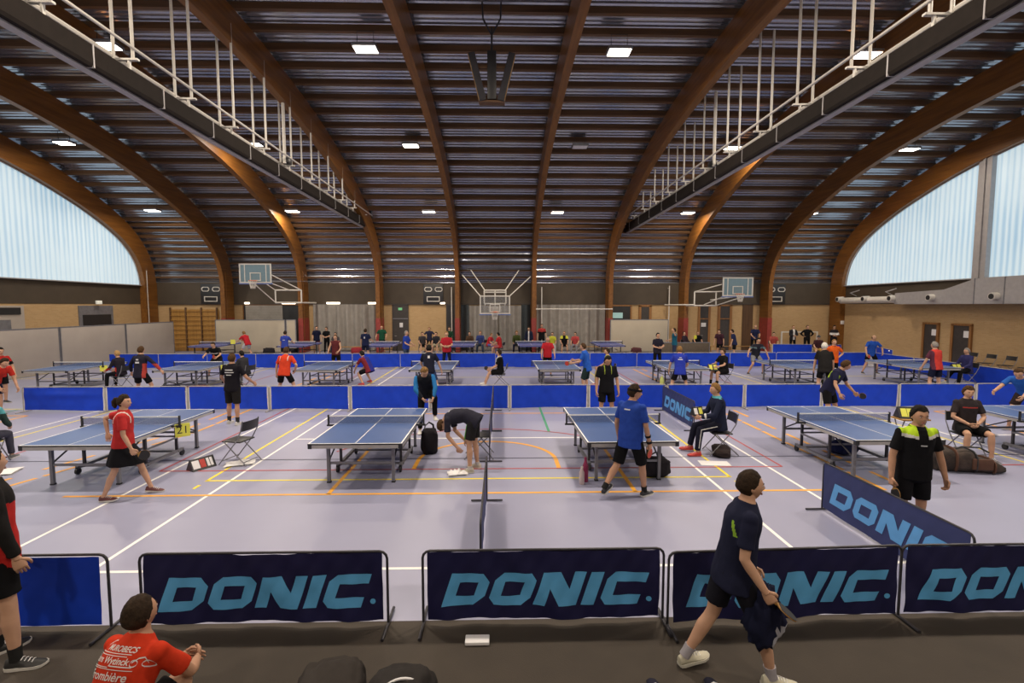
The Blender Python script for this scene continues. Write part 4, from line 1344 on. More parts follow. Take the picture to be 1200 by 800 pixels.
    for dz, hgt in ((-.053, .0048), (-.0625, .0055)):
        m.merge(e, T @ HM @ Matrix.Translation((0, .0905, dz)) @ Matrix.Diagonal((.023, .010, hgt, 1)), 3)
    e.free()
    # hands
    hinfo = {}
    for k, s in enumerate((1, -1)):
        wr, fd = jo[s][5], jo[s][6]
        n0 = Rt @ V((-s, 0, 0)); n0 = n0 - fd * n0.dot(fd)
        if n0.length < .35: n0 = V((0, 0, -1)) - fd * V((0, 0, -1)).dot(fd)
        n0.normalize()
        th = (n0.cross(fd) * -s).normalized()
        c = curl[k]
        HL = .105 * h
        pal = HL * .50
        # palm
        rr = []
        for u, wd, tk in ((-.06, .026, .021), (.10, .032, .019), (.5, .041, .017), (.85, .042, .015), (1.0, .038, .011)):
            p = wr + fd * (pal * u) + n0 * .002
            rr.append([p + th * (wd * q * math.cos(a)) + n0 * (tk * q * math.sin(a)) for a in [2 * math.pi * i / 12 for i in range(12)]])
        hb = MB(); hb.loft(rr)
        for i, (off, ln) in enumerate(((.029, .43), (.010, .48), (-.010, .45), (-.028, .35))):
            p = wr + fd * (pal * (.93 - .03 * abs(i - 1))) + th * off * q
            d = (fd + th * (off * 1.6)).normalized()
            pts = [p - d * .012, p]; rad = [.0088 * q, .0095 * q]
            ang = 0
            for seg, cf in ((.45, 62), (.32, 80), (.25, 55)):
                ang += R(cf * c + 6)
                dd = d * math.cos(ang) + n0 * math.sin(ang)
                pts.append(pts[-1] + dd * (HL * ln * seg)); rad.append((.0090 - .0009 * len(pts)) * q + .002)
            hb.tube(pts, rad, 8)
        p = wr + fd * (pal * .22) + th * .024 * q
        d = (th * .75 + fd * .65 + n0 * .15).normalized()
        d2_ = (fd * .8 + th * (.45 - .5 * c) + n0 * (.25 + .6 * c)).normalized()
        d3 = (fd * .75 + th * (.1 - .5 * c) + n0 * (.3 + .6 * c)).normalized()
        hb.tube([p - d * .01, p + d * HL * .20, p + d * HL * .20 + d2_ * HL * .19, p + d * HL * .20 + d2_ * HL * .19 + d3 * HL * .14], [.015 * q, .0125 * q, .0105 * q, .0075 * q], 8)
        m.merge(hb.bm, T, 0); hb.bm.free()
        hinfo[s] = (wr + fd * pal * .72 + n0 * (.024 * q), fd.copy(), th.copy(), n0.copy())
    root = m.build(name, [skin(tone), M_eye, M_iris, M_lip], sharp=None, norm=False)
    for p in root.data.polygons: p.use_smooth = True
    root.location = (x, y, z0); root.rotation_euler = (0, 0, -R(yaw))
    tag(root, label, 'person', group)
    # ---- hair
    if hair:
        st_, hc = hair
        seed = (x * 3.7 + y) % 50
        t = head_mesh(*((48, 40) if lod == 0 else (32, 26) if lod == 1 else (20, 16)), off=hair_mask(st_, seed))
        m = MB(); m.merge(t, T @ HM); t.free()
        if st_ == 'tail':
            pts = [HM @ V(p) for p in ((0, -.085, .05), (0, -.125, .045), (0, -.15, .0), (0, -.15, -.06), (0, -.14, -.11))]
            m.tube([T @ p for p in pts], [.022, .036, .042, .036, .012], 12)
        if st_ == 'long':
            pts = [HM @ V(p) for p in ((0, -.06, .02), (0, -.085, -.05), (0, -.085, -.13), (0, -.085, -.19))]
            m.tube([T @ p for p in pts], [.07, .068, .06, .03], 14, flat=.55)
        for s in (-1, 1):                                       # brows
            m.tube([T @ (HM @ V(p)) for p in ((s * .014, .0915, .0265), (s * .03, .0905, .0305), (s * .046, .0815, .0265))], [.0028, .0038, .0022], 6)
        o = m.build('hair', hairm(hc), root, sharp=None, norm=False)
        for p in o.data.polygons: p.use_smooth = True
    # ---- top
    def colour_parts(bm, fn):
        for f in bm.faces: f.material_index = fn(f.calc_center_median())
    shirt = None
    if top:
        tc, sl = top[0], top[1]
        o_ = .013 * q + .004
        loose = .55 if not female else .35
        wa = .094 * h * loose + .08 * h * (1 - loose)
        m = MB()
        hem = -untuck
        m.loft(rings_torso(J, [(hem, .098 * h + o_ + .006, .070 * h * (1 + .5 * (w - 1)) + o_ + .008, 0), (-.03, .098 * h + o_ + .004, .071 * h + o_ + .004, 0), (.0, .096 * h * (.4 + .6 * w) + o_, .070 * h * (.4 + .6 * w) + o_, 0), (.05, (wa + .003 * h) * w + o_, .066 * h * w + o_, .004), (.10, wa * w + o_, .061 * h * w + o_, .004),
                              (.17, .090 * h * (.5 + .5 * w) + o_, .065 * h * (.5 + .5 * w) + o_, 0), (.225, .098 * h * fem + o_, .068 * h + o_, 0), (.26, .096 * h * fem + o_, .060 * h + o_, 0), (.285, .078 * h * fem + o_, .048 * h + o_, 0), (.305, .054 * h + .006, .045 * h + .005, 0), (.317, .044 * h + .003, .042 * h + .003, 0), (.323, .041 * h, .040 * h, 0)], TW))
        for s in (1, -1):
            hip, knee, ank, sh, el, wr, fd = jo[s]
            up = el - sh; fo = wr - el
            m.ball(sh - V((0, 0, .002)), .060 * q, 14)
            inn = sh - rx * (s * .05 * h)
            if sl == 'short': m.tube([inn, sh, sh + up * .3, sh + up * .62, sh + up * .74], [.05 * q, .058 * q, .059 * q, .062 * q, .064 * q], 14)
            elif sl == 'long': m.tube([inn, sh, sh + up * .4, sh + up * .8, el, el + fo * .2, el + fo * .6, wr - fd * .02], [.05 * q, .061 * q, .060 * q, .054 * q, .055 * q, .054 * q, .048 * q, .042 * q], 14)
        bm = remesh(m.bm, {0: .012, 1: .017, 2: .024}[lod], 5)
        for v in bm.verts:
            if lod < 2:
                c = v.co
                v.co = c + v.normal * (.006 * noise.noise(V((c.x * 9 + x, c.y * 9, c.z * 7 + y))) + .003 * noise.noise(V((c.x * 22, c.y * 22 + x, c.z * 15))))
        mats_ = [cloth('%02x%02x%02x' % tuple(int(255 * min(1, k)) for k in tc), tc)]
        if patch:
            pc, fn = patch
            pcs = pc if isinstance(pc[0], tuple) else (pc,)
            mats_ += [cloth('%02x%02x%02x' % tuple(int(255 * min(1, k)) for k in c), c) for c in pcs]
            def loc(c):
                # torso-local: (across, front, along spine / h)
                rel = c - P0; al = rel.dot(d1 if rel.dot(d1) < .1 * h else d2) / h
                cen = spine(max(0, min(.31, al)))[0]
                dd = c - cen
                k = Matrix.Rotation(TW, 3, 'Z') @ dd
                return k.x / h, k.y / h, al
            colour_parts(bm, lambda c: fn(*loc(c)))
        m = MB(); m.merge(bm, T); bm.free()
        shirt = m.build({'long': 'jacket'}.get(sl, 'shirt') if len(top) < 3 else top[2], mats_, root, sharp=None, norm=False)
        for p in shirt.data.polygons: p.use_smooth = True
    # ---- bottom
    if bot:
        bc, kind = bot
        m = MB(); o_ = .014 * q
        m.loft(rings_torso(J, [(-.07, .062 * h, .055 * h, 0), (-.035, .094 * h + o_, .070 * h + o_, 0), (0, .096 * h + o_, .069 * h + o_, 0), (.04, .090 * h * (.5 + .5 * w) + o_ * .7, .066 * h * (.5 + .5 * w) + o_ * .7, 0), (.055, .088 * h * (.5 + .5 * w) + o_ * .5, .064 * h * (.5 + .5 * w) + o_ * .5, 0)], 0))
        if kind == 'skirt':
            kz = (jo[1][1] + jo[-1][1]) / 2
            dn = (kz - P0).normalized()
            rr = []
            for u, a, b_ in ((-.02, .088, .066), (.10, .105, .082), (.30, .122, .10), (.62, .142, .118), (.70, .144, .12)):
                c = P0 + dn * (u * .243 * h * 1.15) + V((0, 0, .0))
                sep = (jo[1][1] - jo[-1][1]); sep.z = 0
                rr.append([c + V(((a * h) * math.cos(q_), (b_ * h + abs(sep.y) * .30 * u) * math.sin(q_), 0)) * (1 + .05 * math.sin(q_ * 9) * u) for q_ in [2 * math.pi * i / 36 for i in range(36)]])
            m.loft(rr)
        else:
            for s in (1, -1):
                hip, knee, ank = jo[s][:3]
                th = knee - hip; shn = ank - knee
                if kind == 'shorts':
                    m.tube([hip + V((0, 0, .03)), hip + th * .12, hip + th * .4, hip + th * .72, hip + th * .80], [.085 * q, .098 * q, .096 * q, .092 * q, .094 * q], 16)
                elif kind == 'long_shorts':
                    m.tube([hip + V((0, 0, .03)), hip + th * .12, hip + th * .4, hip + th * .85, hip + th * .98], [.085 * q, .100 * q, .098 * q, .092 * q, .090 * q], 16)
                else:
                    m.tube([hip + V((0, 0, .03)), hip + th * .12, hip + th * .4, hip + th * .8, knee, knee + shn * .2, knee + shn * .6, ank + shn.normalized() * -.015 * q], [.085 * q, .096 * q, .088 * q, .074 * q, .072 * q, .068 * q, .060 * q, .056 * q], 16)
        bm = remesh(m.bm, {0: .013, 1: .018, 2: .024}[lod], 5)
        if lod < 2:
            for v in bm.verts:
                c = v.co; v.co = c + v.normal * (.007 * noise.noise(V((c.x * 9 + y, c.y * 9, c.z * 6))))
        mats_ = [cloth('%02x%02x%02x' % tuple(int(255 * min(1, k)) for k in bc), bc)]
        m = MB(); m.merge(bm, T); bm.free()
        o = m.build({'shorts': 'shorts', 'long_shorts': 'shorts', 'trousers': 'trousers', 'skirt': 'skirt'}[kind], mats_, root, sharp=None, norm=False)
        for p in o.data.polygons: p.use_smooth = True
        for ex in extra:
            if ex[0] == 'side_stripe' and kind in ('shorts', 'long_shorts'):
                for s in (1, -1):
                    hip, knee, ank = jo[s][:3]; th = knee - hip; o2 = V((s * .35, .95, 0)).normalized()
                    m = MB(); m.tube([T @ (hip + th * a + o2 * (b_ * q) + V((0, 0, .0))) for a, b_ in ((-.05, .085), (.2, .098), (.5, .100), (.79, .099))], .020, 8, flat=.5); m.build('side_stripe', cloth('stripe', ex[1]), root)
        for ex in extra:
            if ex[0] == 'leg_stripe':
                for s in (1, -1):
                    hip, knee, ank = jo[s][:3]; o2 = V((s, 0, .12)).normalized()
                    m = MB(); m.tube([T @ (p_ + o2 * (b_ * q)) for p_, b_ in ((hip + (knee - hip) * .25, .093), (hip + (knee - hip) * .7, .078), (knee, .072), (knee + (ank - knee) * .3, .066), (knee + (ank - knee) * .85, .058))], .013, 8, flat=.6); m.build('side_stripe', cloth('stripe_white', ex[1]), root)
    # ---- shoes, socks
    for k, (m_, so_) in enumerate(shoes):
        for v in m_.bm.verts: v.co = T @ v.co
        for v in so_.bm.verts: v.co = T @ v.co
        o = m_.build('shoe', mat('shoe_%02x%02x%02x' % tuple(int(255 * min(1, c)) for c in shoe[0]), shoe[0], .6), root, sharp=50)
        so_.build('sole', mat('sole_%02x%02x%02x' % tuple(int(255 * min(1, c)) for c in shoe[1]), shoe[1], .6), o, sharp=40)
        if lod == 0:
            M_l = M_paper
            m = MB(); an = jo[(1, -1)[k]][2]
            MM = T @ Matrix.Translation(an) @ Matrix.Rotation(-R(toe[k] * (1, -1)[k]), 4, 'Z') @ Matrix.Rotation(-R(foot[k]), 4, 'X')
            for i in range(4):
                yy = .158 * h * (.16 + .085 * i); zz = -.05 * h + (.086 - .0085 * i) * q
                m.tube([MM @ V((-.026, yy, zz - .012)), MM @ V((0, yy + .004, zz + .003)), MM @ V((.026, yy, zz - .012))], .0035, 5)
            m.build('laces', M_l, o)
    if sock:
        for s in (1, -1):
            hip, knee, ank = jo[s][:3]; shn = (ank - knee).normalized()
            m = MB(); m.tube([T @ (ank + shn * (.02)), T @ (ank - shn * .03), T @ (ank - shn * sock[1] * h)], [.043 * q, .042 * q, (.042 + sock[1] * .10) * q], 14)
            m.build('sock', cloth('sock_%02x%02x%02x' % tuple(int(255 * c) for c in sock[0]), sock[0]), root)
    # ---- extras
    for ex in extra:
        if ex[0] == 'headband':
            m = MB(); pts = []
            for i in range(25):
                a = 2 * math.pi * i / 24
                pts.append((math.sin(a), math.cos(a)))
            rr = []
            for u, v in pts[:-1]:
                d = V((u, v, .36)).normalized(); P_ = head_pt(d); nrm = V((u, v, 0))
                rr.append([T @ (HM @ (P_ + nrm * k + V((0, 0, zz)))) for k, zz in ((.004, -.016), (.021, -.016), (.021, .016), (.004, .016))])
            rr.append(rr[0]); m.loft(rr, cap=False); m.build('headband', cloth('band', (.01, .01, .012)), root)
        if ex[0] == 'wristband':
            s = ex[1]; el, wr = jo[s][4], jo[s][5]; d = (wr - el)
            for u in ex[2]:
                m = MB(); m.tube([T @ (el + d * (u - .13)), T @ (el + d * u)], [(.045 if s > 0 else .062) * q, (.041 if s > 0 else .058) * q], 14); m.build('wristband', cloth('band', (.01, .01, .012)) if s > 0 else cloth('band_white', (.6, .6, .6)), root)
        if ex[0] == 'cap':
            t = head_mesh(26, 20, off=lambda d: .022 * smooth((d.z - .22) / .1) - .006); m = MB(); m.merge(t, T @ HM); t.free()
            m.tube([T @ (HM @ V((0, .06, .045))), T @ (HM @ V((0, .16, .030)))], [.066, .05], 12, flat=.12); m.build('cap', cloth('cap', ex[1]), root)
        if ex[0] == 'collar':
            m = MB(); rr = []
            for i in range(21):
                a = 2 * math.pi * i / 20
                p, tt_ = spine(.312); fwd = V((0, 1, 0))
                rad = .044 * h
                c = p + V((rad * math.cos(a), rad * .95 * math.sin(a), -.006 * h * math.sin(a)))
                rr.append([T @ (c + V((0, 0, -.018))), T @ (c + V((math.cos(a), math.sin(a), 0)) * .006 + V((0, 0, .012))), T @ (c + V((math.cos(a), math.sin(a), 0)) * .018 + V((0, 0, -.022)))])
            m.loft(rr, cap=False); m.build('collar', cloth('collar', ex[1]), root)
        if ex[0] == 'towel':
            m = MB()
            for s in (-1, 1):
                p = [spine(.20)[0] + V((s * .075, .125, 0)), spine(.27)[0] + V((s * .085, .10, .01)), spine(.305)[0] + V((s * .08, .02, .015)), spine(.305)[0] + V((s * .03, -.07, .012))]
                m.tube([T @ c for c in p], [.045, .05, .05, .05], 10, flat=.35)
            m.build('towel', cloth('towel', (.62, .6, .6)), root)
        if ex[0] == 'bars':                                     # unreadable print: plain pale bars across the back or the front
            tgt = bvh_of(shirt)
            fs = ex[1]                                          # -1 back, +1 front
            for al, wd, hgt in ex[2]:
                p, t_ = spine(al)
                grid = []
                for i in range(9):
                    col = []
                    for j in range(3):
                        c = p + rx * (wd * (i / 8 - .5)) + t_ * (hgt * (j / 2 - .5))
                        fwv = t_.cross(rx).normalized() * fs
                        hit = tgt.ray_cast(T @ (c + fwv * .6), -fwv)
                        if hit[0] is None: col = None; break
                        col.append(hit[0] + fwv * .004)
                    if col: grid.append(col)
                if len(grid) > 2:
                    m = MB(); m.loft(grid, close=False, cap=False); m.build('shirt_print', cloth('print', ex[3] if len(ex) > 3 else (.55, .55, .58)), root, sharp=None, norm=False)
    W = Matrix.Translation((x, y, z0)) @ Matrix.Rotation(-R(yaw), 4, 'Z')
    info = {'root': root, 'T': T, 'W': W, 'hands': {s: [W @ T @ v[0]] + [W.to_3x3() @ u for u in v[1:]] for s, v in hinfo.items()}, 'shirt': shirt, 'spine': spine, 'rx': rx}
    if bat:
        s, colr = bat[0], bat[1]
        p, fd, th, n0 = info['hands'][s]
        ax = (th * .75 + fd * .75).normalized() if len(bat) < 3 else (th * bat[2][0] + fd * bat[2][1] + n0 * bat[2][2]).normalized()
        make_bat(p, ax, th if len(bat) > 3 else n0, colr, batlab or 'table tennis bat held by the ' + label)
    return info
def bvh_of(o):
    return BVHTree.FromPolygons([v.co.copy() for v in o.data.vertices], [tuple(p.vertices) for p in o.data.polygons])
M_batred = mat('rubber_red', (.42, .035, .02), .6)
M_batblk = mat('rubber_black', (.015, .014, .016), .6)
def make_bat(p, ax, nrm, colr, lab):
    nrm = (nrm - ax * nrm.dot(ax)).normalized(); sd = nrm.cross(ax)
    M = Matrix(((sd.x, nrm.x, ax.x), (sd.y, nrm.y, ax.y), (sd.z, nrm.z, ax.z))).to_4x4()
    r = empty('table_tennis_bat', p, 0, lab, 'bat', 'table tennis bats')
    r.rotation_euler = M.to_euler()
    out = [(.076 * math.sin(a), .135 - .080 * math.cos(a)) for a in [2 * math.pi * i / 24 for i in range(24)]]
    m = MB(); m.prism(out, lambda u, v, w_: (u, w_, v), -.0035, .0035); bl = m.build('blade', M_gymwood, r, sharp=None)
    inner = [(u * .985, (v - .135) * .985 + .135) for u, v in out if v > .066]
    for y0, y1, M_ in ((-.0062, -.0035, M_batred if colr == 'red' else M_batblk), (.0035, .0062, M_batblk if colr == 'red2' else (M_batred if colr == 'red' else M_batblk))):
        m = MB(); m.prism(inner, lambda u, v, w_: (u, w_, v), y0, y1); m.build('rubber_sheet', M_, bl, sharp=None)
    m = MB(); m.box((0, 0, .0), (.026, .021, .115), bev=.006); m.build('handle', M_gymwood, r)
    return r
# ---------------------------------------------------------------- who is there
BLACK = (.007, .007, .008); NAVY = (.009, .011, .030); RED = (.42, .028, .022); BLUE = (.018, .055, .30); MIDBLUE = (.03, .09, .36); WHITE = (.6, .58, .57); MAROON = (.12, .018, .022); GREY = (.16, .155, .15)
STAND = dict(RL=(2, 5, -2, 4), LL=(2, 5, -2, 4), RA=(2, 12, 14, 5), LA=(2, 12, 14, 5))
WIDE = dict(RL=(22, 16, -14, 14), LL=(22, 16, -14, 14))
READY = dict(tp=28, RL=(35, 18, -22, 14), LL=(35, 18, -22, 14), RA=(40, 18, 75, -5), LA=(35, 22, 70, -10))
SIT = dict(tp=4, RL=(80, 9, 2, 3), LL=(80, 9, 2, 3), RA=(22, 10, 62, -8), LA=(22, 10, 62, -8), anchor='pelvis')
FOLDED = dict(RA=(14, 12, 66, -62), LA=(20, 12, 72, -58))
HIPS = dict(RA=(-12, 42, 20, -48), LA=(-12, 42, 20, -48))
def P(label, x, y, **k):
    base = {}
    for b_ in k.pop('base', ()): base.update(b_)
    base.update(k)
    return person(label, x, y, **base)
GR, GM, GS = 'people on the court', 'people in the second row', 'people at the back of the hall'

# ---- front
P('person cut off by the frame in a black jacket with red back, black shorts', -4.18, 4.0, h=1.82, yaw=42, tp=0, tl=-8, look=(-30, 0), toe=(35, 8), lod=0, hair=('short', 'dark'),
  RL=(6, 8, 2, 6), LL=(2, 5, -6, 4), RA=(6, 15, 16, 5), LA=(5, 12, 12, 6), top=((.014, .013, .013), 'long', 'jacket'), untuck=.09,
  patch=((.40, .022, .02), lambda u, v, s: 1 if (s < .205 and abs(u) < .112) else 0), bot=(BLACK, 'shorts'), shoe=((.02, .02, .02), (.62, .6, .56)), sock=((.02, .02, .02), .05), curl=(.3, .4), group=GR)
sq = P('person in a red printed T-shirt sitting at the bottom edge, seen from behind', -2.43, 2.88, h=1.80, yaw=10, base=(SIT,), tp=26, tt=8, lod=0, hair=('buzz', 'dark'), tone='b', w=1.05,
  RL=(113, 12, -26, 4), LL=(113, 12, -26, 4), RA=(34, 10, 66, -40), LA=(40, 10, 60, -30), look=(4, 20), top=((.50, .035, .012), 'short'), bot=(BLACK, 'shorts'), shoe=((.1, .1, .1), (.6, .6, .6)), group=GR)
r = empty('bench', (-2.43, 2.86, 0), -R(10), 'low wooden bench under the person in the red T-shirt', 'bench')
m = MB(); m.box((0, 0, .17), (1.1, .3, .04), bev=.01); m.build('seat', M_gymwood, r)
for s in (-.5, .5):
    m = MB(); m.box((s, 0, .075), (.05, .26, .15)); m.build('leg', M_greymetal, r)
w3 = P('person in a navy shirt and shorts walking past the banners with bat and clothing', 1.83, 3.70, h=1.76, yaw=86, tp=9, tt=20, lod=0, hair=('buzz', 'dark'), tone='a',
  RL=(24, 3, 12, 2), LL=(-14, 3, -30, 3), RA=(-8, 10, 34, 6), LA=(4, 6, 22, -2), foot=(0, -9), look=(6, 2), top=((.014, .016, .038), 'short'), untuck=.075,
  patch=((.24, .42, .04), lambda u, v, s: 1 if (abs(u - (.074 + (.235 - s) * .22)) < .006 and v < -.012 and .175 < s < .235) else 0), bot=((.012, .012, .018), 'shorts'), shoe=((.55, .52, .40), (.6, .58, .50)), sock=((.35, .33, .36), .045), curl=(.85, .8),
  bat=(1, 'black', (.35, .92, 0), 1), batlab='bat carried in the hand of the person walking past the banners', group=GR)
# clothing hanging over the walker's hand
p = w3['hands'][-1][0]; q_ = w3['hands'][1][0]
t = bmesh.new(); bmesh.ops.create_icosphere(t, subdivisions=4, radius=1)
for v in t.verts:
    c = v.co.copy(); k = noise.noise(c * 2.4) * .3 + noise.noise(c * 5.5) * .14
    c = c * (1 + k)
    v.co = V((c.x * .14 * (1 - .2 * c.z), c.y * .09, c.z * .25))
m = MB(); m.merge(t); t.free()
o = m.build('training_jacket', [cloth('bundle', (.012, .014, .036)), cloth('bundle_pale', (.40, .40, .46))], sharp=80)
for f_ in o.data.polygons:
    if f_.center.x > .045 and f_.center.z < -.06 and f_.center.y < .05: f_.material_index = 1
o.location = (q_.x + .02, q_.y + .10, q_.z - .20)
tag(o, 'bundled navy training jacket with pale lining carried by the walking person', 'jacket')

# ---- front row of tables
P('person with a ponytail in a red shirt and black skirt walking past the front table', -5.86, 7.58, h=1.66, yaw=78, tp=3, tt=-16, lod=0, female=True, hair=('tail', 'dark'),
  RL=(-12, 4, -22, 3), LL=(24, 3, 18, 2), RA=(4, 9, 22, 4), LA=(-74, 14, 8, -16), foot=(-4, 8), look=(8, 0), top=((.44, .03, .03), 'short'), untuck=.03,
  patch=(((.6, .55, .52),), lambda u, v, s: 1 if (.055 < abs(u) < .066 and s > .20) else 0), bot=((.008, .008, .010), 'skirt'), shoe=((.11, .03, .03), (.6, .58, .55)), curl=(.75, .3), bat=(1, 'black'),
  batlab='dark bat in the hand of the person with a ponytail', group=GR)
P('person in a printed black T-shirt and shorts seen from behind by the blue barriers', -6.78, 12.3, h=1.80, yaw=6, base=(STAND,), lod=1, hair=('short', 'brown'), tone='b', RA=(12, 28, 50, 12), LA=(12, 28, 50, 12), RL=(-3, 4, -6, 3), LL=(6, 5, 2, 4),
  top=((.010, .009, .013), 'short'), bot=((.013, .012, .013), 'long_shorts'), shoe=((.5, .48, .46), (.6, .58, .55)), sock=((.03, .03, .03), .06), extra=[('bars', -1, [(.235, .20, .022), (.20, .24, .02), (.165, .14, .018)])], group=GR)
P('fair haired person in a blue and black jacket leaning on a raised knee', -1.72, 11.25, h=1.80, yaw=168, tp=38, tl=6, lod=1, hair=('short', 'fair'), RL=(6, 4, 0, 3), LL=(80, 10, -14, 2), RA=(40, 4, 30, -34), LA=(44, 8, 34, -14), look=(-6, -26),
  top=((.012, .014, .02), 'long', 'jacket'), patch=(((.02, .14, .36),), lambda u, v, s: 1 if abs(u) > .088 and s > .1 else 0), bot=(BLACK, 'trousers'), shoe=((.6, .58, .55), (.6, .6, .6)), curl=(.5, .5), group=GR)
m = MB(); m.box((0, 0, .20), (.36, .3, .05), bev=.01)
for s in (-1, 1):
    for k in (-1, 1): m.tube([(s * .15, k * .12, 0), (s * .13, k * .1, .18)], .015, 6)
P('person in navy shirt and black shorts with a green stripe bending forward', -.50, 8.70, h=1.74, yaw=-80, tp=88, lod=0, hair=('short', 'brown'), anchor='feet', RL=(2, 4, -6, 2), LL=(8, 5, -2, 3), RA=(-6, 8, -46, 2), LA=(-4, 6, -40, -4), curl=(.4, .4), extra=[('side_stripe', (.10, .36, .05)), ('bars', -1, [(.26, .16, .03)])],
  top=((.022, .022, .035), 'short'), bot=((.016, .016, .018), 'shorts'), shoe=((.45, .42, .34), (.55, .52, .46)), sock=((.5, .48, .46), .02), group=GR)
P('person in a plain blue shirt with a black headband walking by the front table', 1.93, 7.38, h=1.80, yaw=48, tp=4, lod=0, tone='b', w=1.12, hair=('short', 'dark'), look=(46, -6), RL=(16, 6, 8, 2), LL=(-14, 8, -40, 6), RA=(4, 10, 16, 4), LA=(-4, 14, 20, 6), foot=(0, -16),
  top=((.02, .055, .30), 'short'), untuck=.085, bot=(BLACK, 'long_shorts'), shoe=((.03, .03, .035), (.6, .58, .55)), sock=((.02, .02, .02), .04), curl=(.7, .4), bat=(1, 'red', (.2, .9, .2)), batlab='red bat held low by the person with the headband',
  extra=[('headband',), ('wristband', 1, (.62, 1.0)), ('bars', -1, [(.245, .10, .018)])], group=GR)
P('bearded person in a black polo standing behind the table, looking down', 2.62, 11.9, h=1.80, yaw=178, base=(STAND,), lod=1, tone='b', hair=('short', 'black'), look=(0, -28), top=((.008, .008, .011), 'short'), bot=(BLACK, 'shorts'),
  patch=(((.28, .36, .05),), lambda u, v, s: 1 if (abs(abs(u) - .045) < .006 and s > .20 and v > 0) else 0), extra=[('collar', (.014, .014, .018))], group=GR)
P('umpire in a navy tracksuit with red shoes seated on a folding chair', 4.42, 9.62, h=1.80, yaw=-86, base=(SIT,), tp=6, lod=0, hair=('short', 'fair'), RL=(81, 6, 12, 3), LL=(79, 8, 6, 3), RA=(20, 10, 80, -16), LA=(26, 12, 78, -18), look=(-4, -6),
  top=((.014, .018, .04), 'long', 'jacket'), bot=((.012, .013, .026), 'trousers'), shoe=((.50, .05, .04), (.5, .06, .05)), curl=(.6, .6), patch=(((.5, .5, .52), (.08, .30, .36)), lambda u, v, s: 2 if s > .30 else 0), extra=[('leg_stripe', (.55, .54, .54)), ('wristband', -1, (.70,))], group=GR)
tri_board('score_counter', .24, .14, .17, M_plastic, [(-.06, .08, M_paper), (.06, .08, M_lime)], (3.95, 9.60, .80), R(20), 'small dark score counter in the hands of the umpire in the navy tracksuit')
chair(4.45, 9.62, -86, 'dark folding chair under the umpire in the navy tracksuit')
P('person in a navy shirt leaning over the far end of the table', 8.1, 11.7, h=1.80, yaw=150, tp=26, tl=-8, lod=1, tone='b', hair=('short', 'brown'), RL=(14, 10, -10, 6), LL=(14, 10, -10, 6), RA=(10, 24, 34, 16), LA=(6, 26, 40, 10), look=(-40, -14),
  top=((.016, .017, .045), 'short'), bot=(BLACK, 'shorts'), patch=(((.30, .45, .04),), lambda u, v, s: 1 if (abs(abs(u) - .075) < .012 and .15 < s < .25) else 0), curl=(.4, .8), bat=(-1, 'black'), batlab='dark bat in the hand of the person leaning over the table', group=GR)
P('person in a black and lime shirt and black shorts walking towards the camera', 5.12, 5.86, h=1.79, yaw=186, base=(STAND,), tp=3, lod=0, hair=('short', 'black'), tone='b', w=1.06, RL=(4, 5, -8, 3), LL=(-2, 5, -12, 3), RA=(-2, 14, 10, 6), LA=(4, 16, 12, 8), look=(6, -4),
  top=((.008, .008, .009), 'short'), untuck=.05, bot=((.008, .008, .009), 'shorts'), curl=(.8, .5), bat=(1, 'black', (.25, 1, .1)), batlab='dark bat held against the shorts of the person in black and lime', shoe=((.1, .1, .1), (.5, .5, .5)),
  patch=(((.42, .62, .03), (.58, .57, .56)), lambda u, v, s: (1 if s > .256 + abs(u) * .16 else (2 if s > .240 + abs(u) * .10 else 0)) if (s > .2 and abs(u) < .118 and abs(u) > .030) or (s > .2 and v < 0 and abs(u) < .118) else 0),
  extra=[('collar', (.014, .014, .015)), ('bars', 1, [(.20, .07, .014)])], group=GR)
P('person in a dark shirt with red piping seated behind the brown bag', 9.3, 9.4, h=1.76, yaw=192, base=(SIT,), tp=2, lod=0, hair=('mid', 'brown'), RL=(80, 14, 0, 3), LL=(80, 14, 0, 3), RA=(14, 16, 50, -46), LA=(14, 16, 50, -46), look=(8, -6),
  top=((.030, .024, .026), 'short'), bot=(BLACK, 'shorts'), patch=(((.30, .04, .035),), lambda u, v, s: 1 if (.222 < s < .232 and abs(u) < .075 and v > 0) else 0), shoe=((.1, .1, .12), (.5, .5, .5)), group=GR)
chair(9.3, 9.37, 192, 'dark folding chair under the person seated behind the brown bag')
towel((9.5, 9.2, .47), .2, (.26, .34, .06), cloth('towel_grey', (.22, .22, .23)), 'grey towel on the chair of the person with red piping', 8)
tri_board('score_counter', .5, .26, .22, M_plastic, [(-.16, .1, M_lime), (-.05, .1, M_lime), (.06, .1, M_lime), (.17, .1, M_lime)], (8.2, 9.42, .76), R(-12), 'black and yellow score counter on the small stand by the brown bag')
r = empty('umpire_stand', (8.2, 9.42, 0), 0, 'small stand carrying the black and yellow score counter', 'stand')
m = MB(); m.box((0, 0, .745), (.56, .32, .03), bev=.006); m.build('stand_plate', M_gymwood, r)
for sx in (-.22, .22):
    m = MB(); m.tube([(sx, -.12, .73), (sx, .14, .015)], .012, 6); m.tube([(sx, .12, .73), (sx, -.14, .015)], .012, 6); m.build('stand_leg', M_greymetal, r)
P('person in a bright blue shirt reaching across the last front table', 12.55, 11.2, h=1.82, yaw=-112, tp=46, lod=1, hair=('buzz', 'brown'), tone='a', RL=(26, 12, -12, 8), LL=(4, 10, -26, 6), RA=(48, 16, 70, 0), LA=(58, 12, 48, -6), look=(-10, -5),
  top=((.02, .10, .40), 'short'), bot=((.03, .02, .02), 'shorts'), shoe=((.5, .3, .25), (.6, .58, .55)), group=GR)
